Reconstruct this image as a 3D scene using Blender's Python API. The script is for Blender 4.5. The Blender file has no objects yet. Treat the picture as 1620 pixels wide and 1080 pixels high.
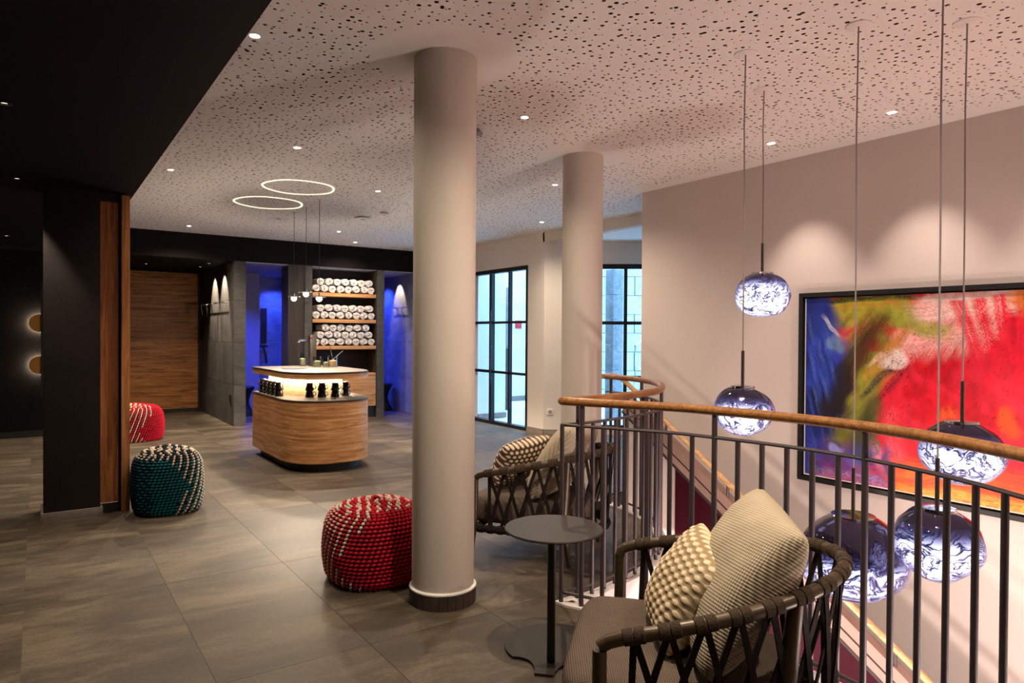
import bpy, bmesh, math, random
import numpy as np
from mathutils import Vector, Matrix, noise as mnoise

random.seed(7)
sc = bpy.context.scene
COL = sc.collection
PI = math.pi

# ------------------------------------------------------------------ camera
H_EYE = 1.5
YAW, PITCH, ROLL, FPX = 0.60846, -0.010138, 0.0062825, 1078.7
def camera_axes():
    cy, sy, cp, sp, cr, sr = math.cos(YAW), math.sin(YAW), math.cos(PITCH), math.sin(PITCH), math.cos(ROLL), math.sin(ROLL)
    f = Vector((sy * cp, cy * cp, sp)); r0 = Vector((cy, -sy, 0)); u0 = r0.cross(f)
    return cr * r0 + sr * u0, -sr * r0 + cr * u0, f
R_, U_, F_ = camera_axes()
cam_data = bpy.data.cameras.new('camera')
cam = bpy.data.objects.new('camera', cam_data); COL.objects.link(cam)
cam_data.sensor_width = 36.0; cam_data.lens = FPX / 1620 * 36.0
cam_data.clip_start = 0.05; cam_data.clip_end = 200
cam.matrix_world = Matrix(((R_.x, U_.x, -F_.x, 0), (R_.y, U_.y, -F_.y, 0), (R_.z, U_.z, -F_.z, H_EYE), (0, 0, 0, 1)))
sc.camera = cam

# ------------------------------------------------------------------ world, exposure
world = bpy.data.worlds.new('world'); sc.world = world; world.use_nodes = True
bg = world.node_tree.nodes['Background']
bg.inputs[0].default_value = (0.30, 0.63, 1.0, 1); bg.inputs[1].default_value = 3.8
vs = sc.view_settings
vs.view_transform = 'Standard'; vs.look = 'None'; vs.gamma = 1.0; vs.use_curve_mapping = False
vs.exposure = 1.0
sc.cycles.use_denoising = True
sc.cycles.sample_clamp_indirect = 4.0
sc.cycles.max_bounces = 8
sc.cycles.transparent_max_bounces = 16
sc.cycles.caustics_reflective = False
sc.cycles.caustics_refractive = False

WARM = (1.0, 0.82, 0.62)
P_DOWN = 120.0       # ceiling downlight
P_WASH = 36.0       # painting wall washer
P_SOFF = 130.0       # spots in the dark soffit
P_PEND = 50.0        # little pendants above the counter
P_LOW = 165.0        # unseen fill lamps added in the storey below
P_BLUE = 320.0       # blue shower light

# ------------------------------------------------------------------ colour and materials
def lin(c):
    c /= 255.0
    return c / 12.92 if c <= 0.04045 else ((c + 0.055) / 1.055) ** 2.4
def rgb(r, g, b): return (lin(r), lin(g), lin(b), 1.0)

class NT:
    def __init__(s, name):
        s.m = bpy.data.materials.new(name); s.m.use_nodes = True
        s.t = s.m.node_tree; s.t.nodes.clear()
        s.out = s.t.nodes.new('ShaderNodeOutputMaterial')
    def n(s, typ, **kw):
        nd = s.t.nodes.new(typ)
        for k, v in kw.items(): setattr(nd, k, v)
        return nd
    def l(s, a, b): s.t.links.new(a, b)
    def val(s, sock, v):
        if hasattr(v, 'is_output'): s.l(v, sock)
        else: sock.default_value = v
    def math(s, op, a, b=0.0, c=None, clamp=False):
        nd = s.n('ShaderNodeMath', operation=op); nd.use_clamp = clamp
        s.val(nd.inputs[0], a); s.val(nd.inputs[1], b)
        if c is not None: s.val(nd.inputs[2], c)
        return nd.outputs[0]
    def vmath(s, op, a, b=(0, 0, 0)):
        nd = s.n('ShaderNodeVectorMath', operation=op)
        s.val(nd.inputs[0], a); s.val(nd.inputs[1], b)
        return nd.outputs['Value'] if op in ('LENGTH', 'DISTANCE', 'DOT_PRODUCT') else nd.outputs[0]
    def coord(s, which='Object'): return s.n('ShaderNodeTexCoord').outputs[which]
    def mapping(s, v, scale=(1, 1, 1), loc=(0, 0, 0), rot=(0, 0, 0)):
        nd = s.n('ShaderNodeMapping'); s.l(v, nd.inputs[0])
        nd.inputs['Location'].default_value = loc; nd.inputs['Scale'].default_value = scale; nd.inputs['Rotation'].default_value = rot
        return nd.outputs[0]
    def noise(s, v, scale=5, detail=4, rough=0.55, dist=0.0):
        nd = s.n('ShaderNodeTexNoise'); s.l(v, nd.inputs['Vector'])
        nd.inputs['Scale'].default_value = scale; nd.inputs['Detail'].default_value = detail
        nd.inputs['Roughness'].default_value = rough; nd.inputs['Distortion'].default_value = dist
        return nd.outputs[0]
    def ramp(s, f, stops):
        nd = s.n('ShaderNodeValToRGB'); s.l(f, nd.inputs[0])
        e = nd.color_ramp.elements
        e[0].position, e[0].color = stops[0]; e[1].position, e[1].color = stops[-1]
        for p, c in stops[1:-1]:
            x = e.new(p); x.color = c
        return nd.outputs[0]
    def mix(s, f, a, b, mode='MIX'):
        nd = s.n('ShaderNodeMix', data_type='RGBA', blend_type=mode)
        s.val(nd.inputs[0], f); s.val(nd.inputs[6], a); s.val(nd.inputs[7], b)
        return nd.outputs[2]
    def bump(s, h, strength=0.2, dist=0.01):
        nd = s.n('ShaderNodeBump'); nd.inputs['Strength'].default_value = strength; nd.inputs['Distance'].default_value = dist
        s.l(h, nd.inputs['Height']); return nd.outputs[0]
    def bsdf(s, color, rough=0.5, metal=0.0, spec=0.5, normal=None, **kw):
        nd = s.n('ShaderNodeBsdfPrincipled')
        s.val(nd.inputs['Base Color'], color); s.val(nd.inputs['Roughness'], rough); s.val(nd.inputs['Metallic'], metal)
        nd.inputs['Specular IOR Level'].default_value = spec
        if normal is not None: s.l(normal, nd.inputs['Normal'])
        for k, v in kw.items(): s.val(nd.inputs[k.replace('_', ' ')], v)
        return nd.outputs[0]
    def done(s, surf): s.l(surf, s.out.inputs[0]); return s.m

def flat(name, color, rough=0.5, metal=0.0, spec=0.5, nscale=0, namp=0.12, bump=0.0):
    t = NT(name)
    nrm = None
    col = color
    if nscale:
        f = t.noise(t.coord(), nscale, 5, 0.6)
        d = tuple(c * (1 - namp) for c in color[:3]) + (1,); u = tuple(min(1, c * (1 + namp)) for c in color[:3]) + (1,)
        col = t.ramp(f, [(0.3, d), (0.7, u)])
        if bump: nrm = t.bump(f, bump, 0.01)
    return t.done(t.bsdf(col, rough, metal, spec, nrm))

def emit(name, color, strength):
    t = NT(name); e = t.n('ShaderNodeEmission'); e.inputs[0].default_value = color; e.inputs[1].default_value = strength
    return t.done(e.outputs[0])

def glass(name, tint=(0.96, 0.98, 1, 1), refl=0.08):
    t = NT(name)
    tr = t.n('ShaderNodeBsdfTransparent'); tr.inputs[0].default_value = tint
    gl = t.n('ShaderNodeBsdfGlossy'); gl.inputs[1].default_value = 0.02
    lw = t.n('ShaderNodeLayerWeight'); lw.inputs[0].default_value = 0.25
    mx = t.n('ShaderNodeMixShader')
    t.l(t.math('MULTIPLY', lw.outputs[0], refl * 3), mx.inputs[0]); t.l(tr.outputs[0], mx.inputs[1]); t.l(gl.outputs[0], mx.inputs[2])
    return t.done(mx.outputs[0])

def wood(name, dark, mid, light, grain='X', rough=0.45, scale=1.0, knots=True):
    t = NT(name)
    v = t.coord()
    oi = t.n('ShaderNodeObjectInfo')
    v = t.vmath('ADD', v, t.vmath('SCALE', (13.0, 7.0, 5.0)))
    st = {'X': (0.35, 5, 5), 'Y': (5, 0.35, 5), 'Z': (5, 5, 0.35), 'H': (0.45, 0.45, 8)}[grain]
    m1 = t.mapping(v, tuple(k * scale for k in st))
    nd = t.n('ShaderNodeTexNoise'); t.l(m1, nd.inputs['Vector'])
    nd.inputs['Scale'].default_value = 4.6; nd.inputs['Detail'].default_value = 7; nd.inputs['Roughness'].default_value = 0.6; nd.inputs['Distortion'].default_value = 0.8
    fine = t.noise(t.mapping(v, tuple(k * 6 * scale for k in st)), 5, 3, 0.6)
    f = t.math('ADD', t.math('MULTIPLY', nd.outputs[0], 0.75), t.math('MULTIPLY', fine, 0.25))
    c = t.ramp(f, [(0.36, dark), (0.5, mid), (0.62, light)])
    if knots:
        k = t.noise(t.mapping(v, tuple(min(2.4, q * 0.7) for q in st)), 1.6, 4, 0.7, 0.6)
        kf = t.ramp(k, [(0.60, (0, 0, 0, 1)), (0.74, (1, 1, 1, 1))])
        c = t.mix(t.math('MULTIPLY', kf, 0.35), c, dark)
    return t.done(t.bsdf(c, rough, 0, 0.4, t.bump(fine, 0.08, 0.004)))

def stone_tile(name, c0, c1, c2, stretch=(1, 4, 4), rough=0.55, bump=0.25, scale=1.0):
    t = NT(name)
    v = t.coord(); oi = t.n('ShaderNodeObjectInfo')
    off = t.n('ShaderNodeCombineXYZ')
    t.l(t.math('MULTIPLY', oi.outputs['Random'], 57.0), off.inputs[0]); t.l(t.math('MULTIPLY', oi.outputs['Random'], 31.0), off.inputs[1])
    t.l(t.math('MULTIPLY', oi.outputs['Random'], 17.0), off.inputs[2])
    v = t.vmath('ADD', v, off.outputs[0])
    m = t.mapping(v, stretch, rot=(0, 0, 0.18))
    big = t.noise(m, 0.9 * scale, 5, 0.6, 0.8)
    streak = t.noise(t.mapping(v, tuple(s * (1.0 if i == 0 else 1.9) for i, s in enumerate(stretch)), rot=(0, 0, 0.16)), 3.0 * scale, 6, 0.7, 0.5)
    fine = t.noise(t.mapping(v, tuple(1 + (s - 1) * 0.5 for s in stretch), rot=(0, 0, 0.3)), 48 * scale, 5, 0.75)
    f = t.math('ADD', t.math('MULTIPLY', big, 0.58), t.math('MULTIPLY', streak, 0.42))
    f = t.math('ADD', t.math('MULTIPLY', f, 0.8), t.math('MULTIPLY', fine, 0.2))
    c = t.ramp(f, [(0.33, c0), (0.49, c1), (0.66, c2)])
    h = t.math('ADD', t.math('MULTIPLY', streak, 0.7), t.math('MULTIPLY', fine, 0.3))
    return t.done(t.bsdf(c, t.math('ADD', t.math('MULTIPLY', streak, 0.25), rough - 0.12), 0, 0.4, t.bump(h, bump, 0.01)))

def fabric(name, c0, c1, scale=220, bump=0.6, rough=0.9, diag=True):
    t = NT(name)
    uv = t.n('ShaderNodeUVMap').outputs[0]
    m = t.mapping(uv, (scale, scale, 1), rot=(0, 0, 0.6 if diag else 0))
    sx = t.n('ShaderNodeSeparateXYZ'); t.l(m, sx.inputs[0])
    a = t.math('SINE', sx.outputs[0]); b = t.math('SINE', sx.outputs[1])
    w = t.math('ADD', t.math('MULTIPLY', t.math('MULTIPLY', a, b), 0.5), 0.5)
    nz = t.noise(uv, 14, 4, 0.6)
    f = t.math('ADD', t.math('MULTIPLY', w, 0.75), t.math('MULTIPLY', nz, 0.25))
    c = t.ramp(f, [(0.2, c0), (0.75, c1)])
    return t.done(t.bsdf(c, rough, 0, 0.2, t.bump(w, bump, 0.004)))

M = {}
M['plaster'] = flat('warm white plaster', rgb(214, 204, 196), 0.85, spec=0.2, nscale=1.2, namp=0.03)
M['plaster_stair'] = flat('stairwell plaster', rgb(202, 188, 182), 0.85, spec=0.2, nscale=1.2, namp=0.03)
M['col_plaster'] = flat('column plaster', rgb(200, 190, 180), 0.8, spec=0.2, nscale=2.0, namp=0.03)
M['white_wall'] = flat('corridor white paint', rgb(235, 235, 235), 0.8, spec=0.2)
M['dark_plaster'] = flat('dark trowelled plaster', rgb(38, 34, 34), 0.6, spec=0.2, nscale=3.5, namp=0.22, bump=0.06)
M['dark_soffit'] = flat('dark soffit paint', rgb(22, 17, 16), 0.7, spec=0.08, nscale=2.0, namp=0.15, bump=0.04)
M['black_wall'] = flat('black lacquered wall', rgb(12, 10, 10), 0.35, spec=0.2)
M['black'] = flat('matt black', rgb(14, 13, 13), 0.5)
M['ceiling_white'] = flat('white ceiling paint', rgb(236, 230, 226), 0.9, spec=0.2)
M['table_bronze'] = flat('brown bronze table metal', rgb(48, 42, 36), 0.5, 0.3, nscale=60, namp=0.08)
M['shower_paint'] = flat('shower wall paint', rgb(150, 150, 168), 0.7)
M['plenum'] = flat('void above ceiling', rgb(124, 92, 70), 0.9, spec=0.0)
M['black_metal'] = flat('black powder coated steel', rgb(26, 25, 26), 0.4, 0.3)
M['bronze'] = flat('dark bronze steel', rgb(66, 57, 54), 0.42, 0.4, nscale=40, namp=0.06)
M['rail_steel'] = flat('grey brown railing steel', rgb(74, 66, 70), 0.42, 0.35)
M['chair_tube'] = flat('bronze lacquered tube', rgb(70, 56, 40), 0.36, 0.25)
M['strap'] = flat('dark brown strap', rgb(30, 23, 20), 0.8, spec=0.15, nscale=120, namp=0.3, bump=0.3)
M['wrap'] = flat('brown cord wrap', rgb(62, 50, 39), 0.8, spec=0.15, nscale=160, namp=0.4, bump=0.5)
M['chrome'] = flat('chrome', rgb(210, 210, 214), 0.12, 1.0)
M['steel'] = flat('brushed steel', rgb(120, 116, 112), 0.3, 1.0)
M['brass'] = flat('aged brass disc', rgb(150, 108, 44), 0.45, 0.7)
M['white_plastic'] = flat('white plastic', rgb(225, 222, 218), 0.4)
M['grey_plastic'] = flat('grey plastic', rgb(150, 140, 140), 0.5)
M['towel'] = flat('white terry', rgb(214, 206, 202), 0.95, spec=0.1, nscale=60, namp=0.06, bump=0.5)
M['mug'] = flat('black glazed ceramic', rgb(22, 19, 19), 0.25)
M['counter'] = flat('grey counter top', rgb(80, 74, 69), 0.55, spec=0.3, nscale=30, namp=0.06)
M['dark_edge'] = flat('dark laminate edge', rgb(38, 34, 34), 0.4)
M['curb'] = flat('white painted curb', rgb(220, 212, 210), 0.6)
M['grout'] = flat('grout', rgb(104, 94, 78), 0.9)
M['skirt_stone'] = stone_tile('skirting stone', rgb(104, 96, 90), rgb(130, 120, 112), rgb(156, 144, 134), (3, 3, 3), 0.6, 0.15)
M['dark_base'] = flat('dark column base tile', rgb(66, 56, 50), 0.5, nscale=12, namp=0.15)
M['burgundy'] = flat('burgundy lacquer panel', rgb(54, 6, 22), 0.6, spec=0.1, nscale=1.0, namp=0.1)
M['stringer'] = flat('grey brown stringer paint', rgb(150, 122, 112), 0.6)
M['seam'] = flat('dark seam', rgb(48, 38, 36), 0.7)
M['floor_tile'] = stone_tile('floor stone tile', rgb(40, 33, 26), rgb(73, 63, 51), rgb(118, 105, 86), (1.0, 1.7, 1.7), 0.52, 0.35)
M['slate'] = stone_tile('slate wall tile', rgb(46, 44, 43), rgb(66, 63, 60), rgb(90, 85, 80), (2.4, 2.4, 5), 0.8, 0.3)
M['shower_tile'] = stone_tile('shower wall tile', rgb(96, 96, 100), rgb(124, 124, 130), rgb(150, 150, 156), (2.4, 2.4, 5), 0.6, 0.3)
M['oak'] = wood('oak veneer', rgb(146, 96, 56), rgb(194, 140, 90), rgb(220, 170, 120), 'H', knots=False)
M['oak_shelf'] = wood('oak shelf', rgb(150, 100, 56), rgb(186, 132, 82), rgb(204, 152, 100), 'X', knots=False)
M['oak_wall'] = wood('knotty oak panel', rgb(96, 58, 30), rgb(166, 108, 58), rgb(190, 132, 76), 'X')
M['walnut'] = wood('walnut board', rgb(110, 62, 32), rgb(184, 116, 66), rgb(210, 142, 86), 'Z')
M['oak_stile'] = wood('oak stile', rgb(150, 92, 48), rgb(190, 128, 74), rgb(212, 152, 98), 'Z', knots=False)
M['oak_light'] = wood('light oak rail', rgb(176, 132, 88), rgb(204, 160, 114), rgb(222, 182, 138), 'Y', 0.35, 2.0, False)
M['oak_rail'] = wood('oak handrail', rgb(116, 72, 36), rgb(146, 98, 52), rgb(166, 116, 68), 'X', 0.35, 2.0, False)
M['pier_wood'] = wood('smoked oak panel', rgb(34, 26, 22), rgb(47, 37, 31), rgb(58, 47, 39), 'Z', 0.6, 1, False)
M['lit_wood'] = wood('pale maple panel', rgb(206, 172, 126), rgb(224, 194, 150), rgb(236, 212, 172), 'X', 0.5, 1, False)
M['seat_fabric'] = fabric('taupe woven seat fabric', rgb(64, 54, 47), rgb(108, 94, 82), 560, 0.5)
M['back_fabric'] = fabric('beige woven cushion fabric', rgb(146, 133, 112), rgb(188, 174, 151), 430, 0.6)
M['outside_stone'] = stone_tile('pale outdoor stone', rgb(150, 150, 150), rgb(180, 180, 178), rgb(205, 203, 200), (3, 3, 3), 0.8, 0.3)
M['outside_pillar'] = stone_tile('grey outdoor granite', rgb(96, 98, 104), rgb(120, 122, 128), rgb(150, 152, 156), (8, 8, 8), 0.8, 0.3)
M['glass'] = glass('clear glass', (0.96, 0.98, 1, 1), 0.04)
M['jar_glass'] = glass('jar glass', (0.85, 0.85, 0.82, 1), 0.2)
M['lens'] = emit('lamp lens', (1.0, 0.83, 0.62, 1), 14)
M['lens_dim'] = emit('small lamp lens', (1.0, 0.85, 0.66, 1), 2.0)
M['blue_lens'] = emit('blue lamp lens', (0.35, 0.5, 1.0, 1), 10)
M['cast_ring_glow'] = emit('cast light ring glow', (1.0, 0.82, 0.55, 1), 0.8)  # emission standing in for pendant light thrown on the ceiling
M['led'] = emit('warm LED strip', (1.0, 0.84, 0.60, 1), 70)
M['halo'] = emit('sconce LED', (1.0, 0.82, 0.58, 1), 150)
M['lamp_glass'] = emit('pendant bulb', (1.0, 0.80, 0.45, 1), 12)

def perforated():
    t = NT('perforated acoustic plasterboard')
    v = t.coord()
    vo = t.n('ShaderNodeTexVoronoi', voronoi_dimensions='2D', feature='F1'); t.l(v, vo.inputs['Vector'])
    vo.inputs['Scale'].default_value = 19.0; vo.inputs['Randomness'].default_value = 0.95
    sp = t.n('ShaderNodeSeparateColor'); t.l(vo.outputs['Color'], sp.inputs[0])
    rad = t.math('ADD', t.math('MULTIPLY', t.math('POWER', sp.outputs[0], 1.2), 0.175), 0.05)
    hole = t.math('LESS_THAN', vo.outputs['Distance'], rad)
    flatv = t.vmath('MULTIPLY', v, (1, 1, 0))
    for (cx, cy, r) in ((1.885, 3.376, 0.42), (3.88, 4.51, 0.40)):
        hole = t.math('MULTIPLY', hole, t.math('GREATER_THAN', t.vmath('DISTANCE', flatv, (cx, cy, 0)), r))
    for (cx, cy) in PEND_XY:
        hole = t.math('MULTIPLY', hole, t.math('GREATER_THAN', t.vmath('DISTANCE', flatv, (cx, cy, 0)), 0.05))
    for (cx, cy) in DOWN_XY:
        hole = t.math('MULTIPLY', hole, t.math('GREATER_THAN', t.vmath('DISTANCE', flatv, (cx, cy, 0)), 0.06))
    s = t.n('ShaderNodeSeparateXYZ'); t.l(v, s.inputs[0])
    near_wall = t.math('MULTIPLY', t.math('GREATER_THAN', s.outputs[0], 5.20), t.math('LESS_THAN', s.outputs[1], 5.3))
    hole = t.math('MULTIPLY', hole, t.math('SUBTRACT', 1.0, near_wall))
    b = t.bsdf(rgb(238, 233, 229), 0.9, 0, 0.2)
    tr = t.n('ShaderNodeBsdfTransparent')
    mx = t.n('ShaderNodeMixShader'); t.l(hole, mx.inputs[0]); t.l(b, mx.inputs[1]); t.l(tr.outputs[0], mx.inputs[2])
    return t.done(mx.outputs[0])

def melt_glass(name, hi, wide):
    t = NT(name)
    v = t.coord(); oi = t.n('ShaderNodeObjectInfo')
    off = t.n('ShaderNodeCombineXYZ')
    for i, k in enumerate((37.0, 23.0, 11.0)): t.l(t.math('MULTIPLY', oi.outputs['Random'], k), off.inputs[i])
    p = t.vmath('ADD', v, off.outputs[0])
    w = t.n('ShaderNodeTexNoise'); t.l(p, w.inputs['Vector']); w.inputs['Scale'].default_value = 4.0; w.inputs['Detail'].default_value = 3
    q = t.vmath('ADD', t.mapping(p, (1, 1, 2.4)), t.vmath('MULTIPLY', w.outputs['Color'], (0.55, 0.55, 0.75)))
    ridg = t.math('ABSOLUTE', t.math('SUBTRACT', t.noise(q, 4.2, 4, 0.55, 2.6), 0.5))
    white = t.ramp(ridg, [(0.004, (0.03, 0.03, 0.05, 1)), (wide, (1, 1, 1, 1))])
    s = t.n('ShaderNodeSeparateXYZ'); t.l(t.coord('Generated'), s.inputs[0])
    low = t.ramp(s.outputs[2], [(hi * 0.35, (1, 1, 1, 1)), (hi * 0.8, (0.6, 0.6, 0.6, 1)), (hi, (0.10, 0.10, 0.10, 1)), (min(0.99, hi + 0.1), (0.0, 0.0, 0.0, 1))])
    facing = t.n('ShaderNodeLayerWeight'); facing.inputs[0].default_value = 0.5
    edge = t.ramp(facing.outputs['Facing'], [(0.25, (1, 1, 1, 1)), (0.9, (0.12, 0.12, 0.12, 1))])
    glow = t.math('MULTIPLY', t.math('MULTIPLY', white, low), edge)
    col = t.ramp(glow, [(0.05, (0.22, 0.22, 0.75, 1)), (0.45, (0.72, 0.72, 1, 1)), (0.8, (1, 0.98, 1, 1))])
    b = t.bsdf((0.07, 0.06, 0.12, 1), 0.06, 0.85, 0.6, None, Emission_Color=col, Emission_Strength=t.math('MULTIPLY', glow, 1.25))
    return t.done(b)
M['melt'] = melt_glass('mirrored molten glass', 0.84, 0.05); M['melt_mid'] = melt_glass('half mirrored molten glass', 0.74, 0.06); M['melt_dark'] = melt_glass('darker mirrored molten glass', 0.60, 0.10)

def vcol_mat(name, rough=0.6, bump=None, spec=0.35):
    t = NT(name); a = t.n('ShaderNodeVertexColor'); a.layer_name = 'Col'
    return t.done(t.bsdf(a.outputs[0], rough, 0, spec))
M['paint'] = vcol_mat('abstract paint', 0.45)
M['pillow_weave'] = vcol_mat('cane pattern weave', 0.9, spec=0.1)
def yarn(name, col):
    t = NT(name); f = t.noise(t.coord(), 90, 3, 0.6)
    c = t.ramp(f, [(0.3, tuple(k * 0.72 for k in col[:3]) + (1,)), (0.7, col)])
    return t.done(t.bsdf(c, 0.85, 0, 0.2, t.bump(f, 0.4, 0.003)))
M['yarn_red'] = yarn('red yarn', rgb(190, 18, 44)); M['yarn_white'] = yarn('cream yarn', rgb(226, 206, 184))
M['yarn_teal'] = yarn('teal yarn', rgb(16, 98, 106)); M['yarn_navy'] = yarn('navy yarn', rgb(20, 38, 52))
M['yarn_core_red'] = flat('dark red core', rgb(44, 6, 12), 0.9); M['yarn_core_teal'] = flat('dark teal core', rgb(8, 16, 22), 0.9)

# ------------------------------------------------------------------ mesh helpers
class MB:
    def __init__(s): s.v = []; s.f = []; s.uv = None
    def add(s, vs, fs):
        k = len(s.v); s.v.extend([tuple(q) for q in vs]); s.f.extend([tuple(i + k for i in f) for f in fs]); return s
    def box(s, a, b, bev=0.0):
        x0, y0, z0 = (min(a[i], b[i]) for i in range(3)); x1, y1, z1 = (max(a[i], b[i]) for i in range(3))
        if bev <= 0:
            return s.add([(x0, y0, z0), (x1, y0, z0), (x1, y1, z0), (x0, y1, z0), (x0, y0, z1), (x1, y0, z1), (x1, y1, z1), (x0, y1, z1)],
                         [(0, 3, 2, 1), (4, 5, 6, 7), (0, 1, 5, 4), (1, 2, 6, 5), (2, 3, 7, 6), (3, 0, 4, 7)])
        bm = bmesh.new(); bmesh.ops.create_cube(bm, size=1)
        for v in bm.verts: v.co = Vector(((x0 + x1) / 2 + v.co.x * (x1 - x0), (y0 + y1) / 2 + v.co.y * (y1 - y0), (z0 + z1) / 2 + v.co.z * (z1 - z0)))
        bmesh.ops.bevel(bm, geom=list(bm.edges), offset=bev, segments=2, profile=0.7, affect='EDGES')
        return s.bm(bm)
    def bm(s, bm):
        bm.verts.index_update()
        s.add([v.co for v in bm.verts], [[v.index for v in f.verts] for f in bm.faces]); bm.free(); return s
    def prism(s, poly, z0, z1):
        n = len(poly)
        vs = [(p[0], p[1], z0) for p in poly] + [(p[0], p[1], z1) for p in poly]
        area = sum(poly[i][0] * poly[(i + 1) % n][1] - poly[(i + 1) % n][0] * poly[i][1] for i in range(n))
        fs = [tuple(range(n - 1, -1, -1)), tuple(range(n, 2 * n))] + [(i, (i + 1) % n, n + (i + 1) % n, n + i) for i in range(n)]
        if area < 0: fs = [tuple(reversed(f)) for f in fs]
        return s.add(vs, fs)
    def lathe(s, prof, c=(0, 0, 0), n=32):
        vs = []; fs = []
        for r, z in prof:
            for i in range(n):
                a = 2 * PI * i / n; vs.append((c[0] + r * math.cos(a), c[1] + r * math.sin(a), c[2] + z))
        for j in range(len(prof) - 1):
            for i in range(n):
                fs.append((j * n + i, j * n + (i + 1) % n, (j + 1) * n + (i + 1) % n, (j + 1) * n + i))
        if prof[0][0] > 1e-5: fs.append(tuple(range(n - 1, -1, -1)))
        if prof[-1][0] > 1e-5: fs.append(tuple(range((len(prof) - 1) * n, len(prof) * n)))
        return s.add(vs, fs)
    def tube(s, pts, r, n=10, closed=False, rz=None, cap=True):
        """sweep of an ellipse (r across, rz vertical) along pts; r may be a list"""
        P = [Vector(p) for p in pts]; m = len(P)
        vs = []; fs = []
        prevu = None
        for i, p in enumerate(P):
            a = P[(i - 1) % m] if (closed or i > 0) else P[i]; b = P[(i + 1) % m] if (closed or i < m - 1) else P[i]
            d = (b - a).normalized()
            up = Vector((0, 0, 1)) if abs(d.z) < 0.95 else (prevu if prevu is not None else Vector((1, 0, 0)))
            sd = d.cross(up).normalized(); uu = sd.cross(d).normalized(); prevu = uu if abs(d.z) < 0.95 else prevu
            rr = r[i] if isinstance(r, (list, tuple)) else r
            r2 = rr if rz is None else rz
            for k in range(n):
                t = 2 * PI * k / n; vs.append(p + sd * (rr * math.cos(t)) + uu * (r2 * math.sin(t)))
        for i in range(m if closed else m - 1):
            for k in range(n):
                fs.append((i * n + k, i * n + (k + 1) % n, ((i + 1) % m) * n + (k + 1) % n, ((i + 1) % m) * n + k))
        if not closed and cap: fs += [tuple(range(n - 1, -1, -1)), tuple(range((m - 1) * n, m * n))]
        return s.add(vs, fs)
    def rod(s, a, b, r, n=10): return s.tube([a, b], r, n)
    def ribbon(s, pts, w, th, across):
        """flat strap of width w along pts; across(i) gives the in-plane cross direction"""
        P = [Vector(p) for p in pts]; vs = []; fs = []; m = len(P)
        for i, p in enumerate(P):
            d = (P[min(i + 1, m - 1)] - P[max(i - 1, 0)]).normalized()
            nrm = Vector(across).normalized() if not callable(across) else across(i)
            c = d.cross(nrm).normalized()
            nn = c.cross(d).normalized()
            for sx, sy in ((-1, -1), (1, -1), (1, 1), (-1, 1)): vs.append(p + c * (sx * w / 2) + nn * (sy * th / 2))
        for i in range(m - 1):
            for k in range(4): fs.append((i * 4 + k, i * 4 + (k + 1) % 4, (i + 1) * 4 + (k + 1) % 4, (i + 1) * 4 + k))
        fs += [(3, 2, 1, 0), tuple(range((m - 1) * 4, m * 4))]
        return s.add(vs, fs)
    def mesh(s, name, mat=None, smooth=None):
        me = bpy.data.meshes.new(name); me.from_pydata(s.v, [], s.f)
        if s.uv is not None:
            ul = me.uv_layers.new(name='UVMap'); flat_uv = []
            for p in me.polygons:
                for vi in p.vertices: flat_uv.extend(s.uv[vi])
            ul.data.foreach_set('uv', flat_uv)
        if smooth is not None:
            me.polygons.foreach_set('use_smooth', [True] * len(me.polygons))
            if smooth < 179: me.set_sharp_from_angle(angle=math.radians(smooth))
        if mat is not None: me.materials.append(M[mat] if isinstance(mat, str) else mat)
        me.update(); return me
    def obj(s, name, mat=None, parent=None, loc=None, smooth=35):
        o = bpy.data.objects.new(name, s.mesh(name, mat, smooth)); COL.objects.link(o)
        if parent is not None: o.parent = parent
        if loc is not None: o.location = loc
        return o

def tag(o, label=None, cat=None, group=None, kind=None):
    if label: o['label'] = label
    if cat: o['category'] = cat
    if group: o['group'] = group
    if kind: o['kind'] = kind
    return o
def thing(name, label, cat, loc=(0, 0, 0), rz=0, group=None):
    o = bpy.data.objects.new(name, None); COL.objects.link(o); o.location = loc; o.rotation_euler = (0, 0, rz)
    o.empty_display_size = 0.1
    return tag(o, label, cat, group)
def struct(o, label=None):
    o['kind'] = 'structure'
    if label: o['label'] = label
    return o
def sbox(name, a, b, mat, label=None, bev=0): return struct(MB().box(a, b, bev).obj(name, mat), label)
def copy_tree(o, parent=None):
    c = o.copy(); COL.objects.link(c)
    if parent is not None: c.parent = parent
    for ch in list(o.children): copy_tree(ch, c)
    return c
def light(kind, name, loc, power, color=WARM, radius=0.03, size=math.radians(80), blend=0.5, target=None, parent=None, area=None):
    d = bpy.data.lights.new(name, kind); d.energy = power; d.color = color
    if kind == 'AREA':
        d.shape = 'RECTANGLE'; d.size, d.size_y = area
    else: d.shadow_soft_size = radius
    if kind == 'SPOT': d.spot_size = size; d.spot_blend = blend
    o = bpy.data.objects.new(name, d); COL.objects.link(o)
    o.location = loc
    if target is not None:
        o.rotation_euler = (Vector(target) - Vector(loc)).to_track_quat('-Z', 'Y').to_euler()
    if parent is not None:
        o.parent = parent; o.location = Vector(loc) - Vector(parent.location)
    return o
def curve_pts(ctrl, n=8):
    """Catmull-Rom through control points"""
    P = [Vector(p) for p in ctrl]; P = [2 * P[0] - P[1]] + P + [2 * P[-1] - P[-2]]; out = []
    for i in range(1, len(P) - 2):
        for k in range(n):
            t = k / n; a, b, c, d = P[i - 1], P[i], P[i + 1], P[i + 2]
            out.append(0.5 * ((2 * b) + (c - a) * t + (2 * a - 5 * b + 4 * c - d) * t * t + (3 * b - a - 3 * c + d) * t ** 3))
    out.append(P[-2]); return out
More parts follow.
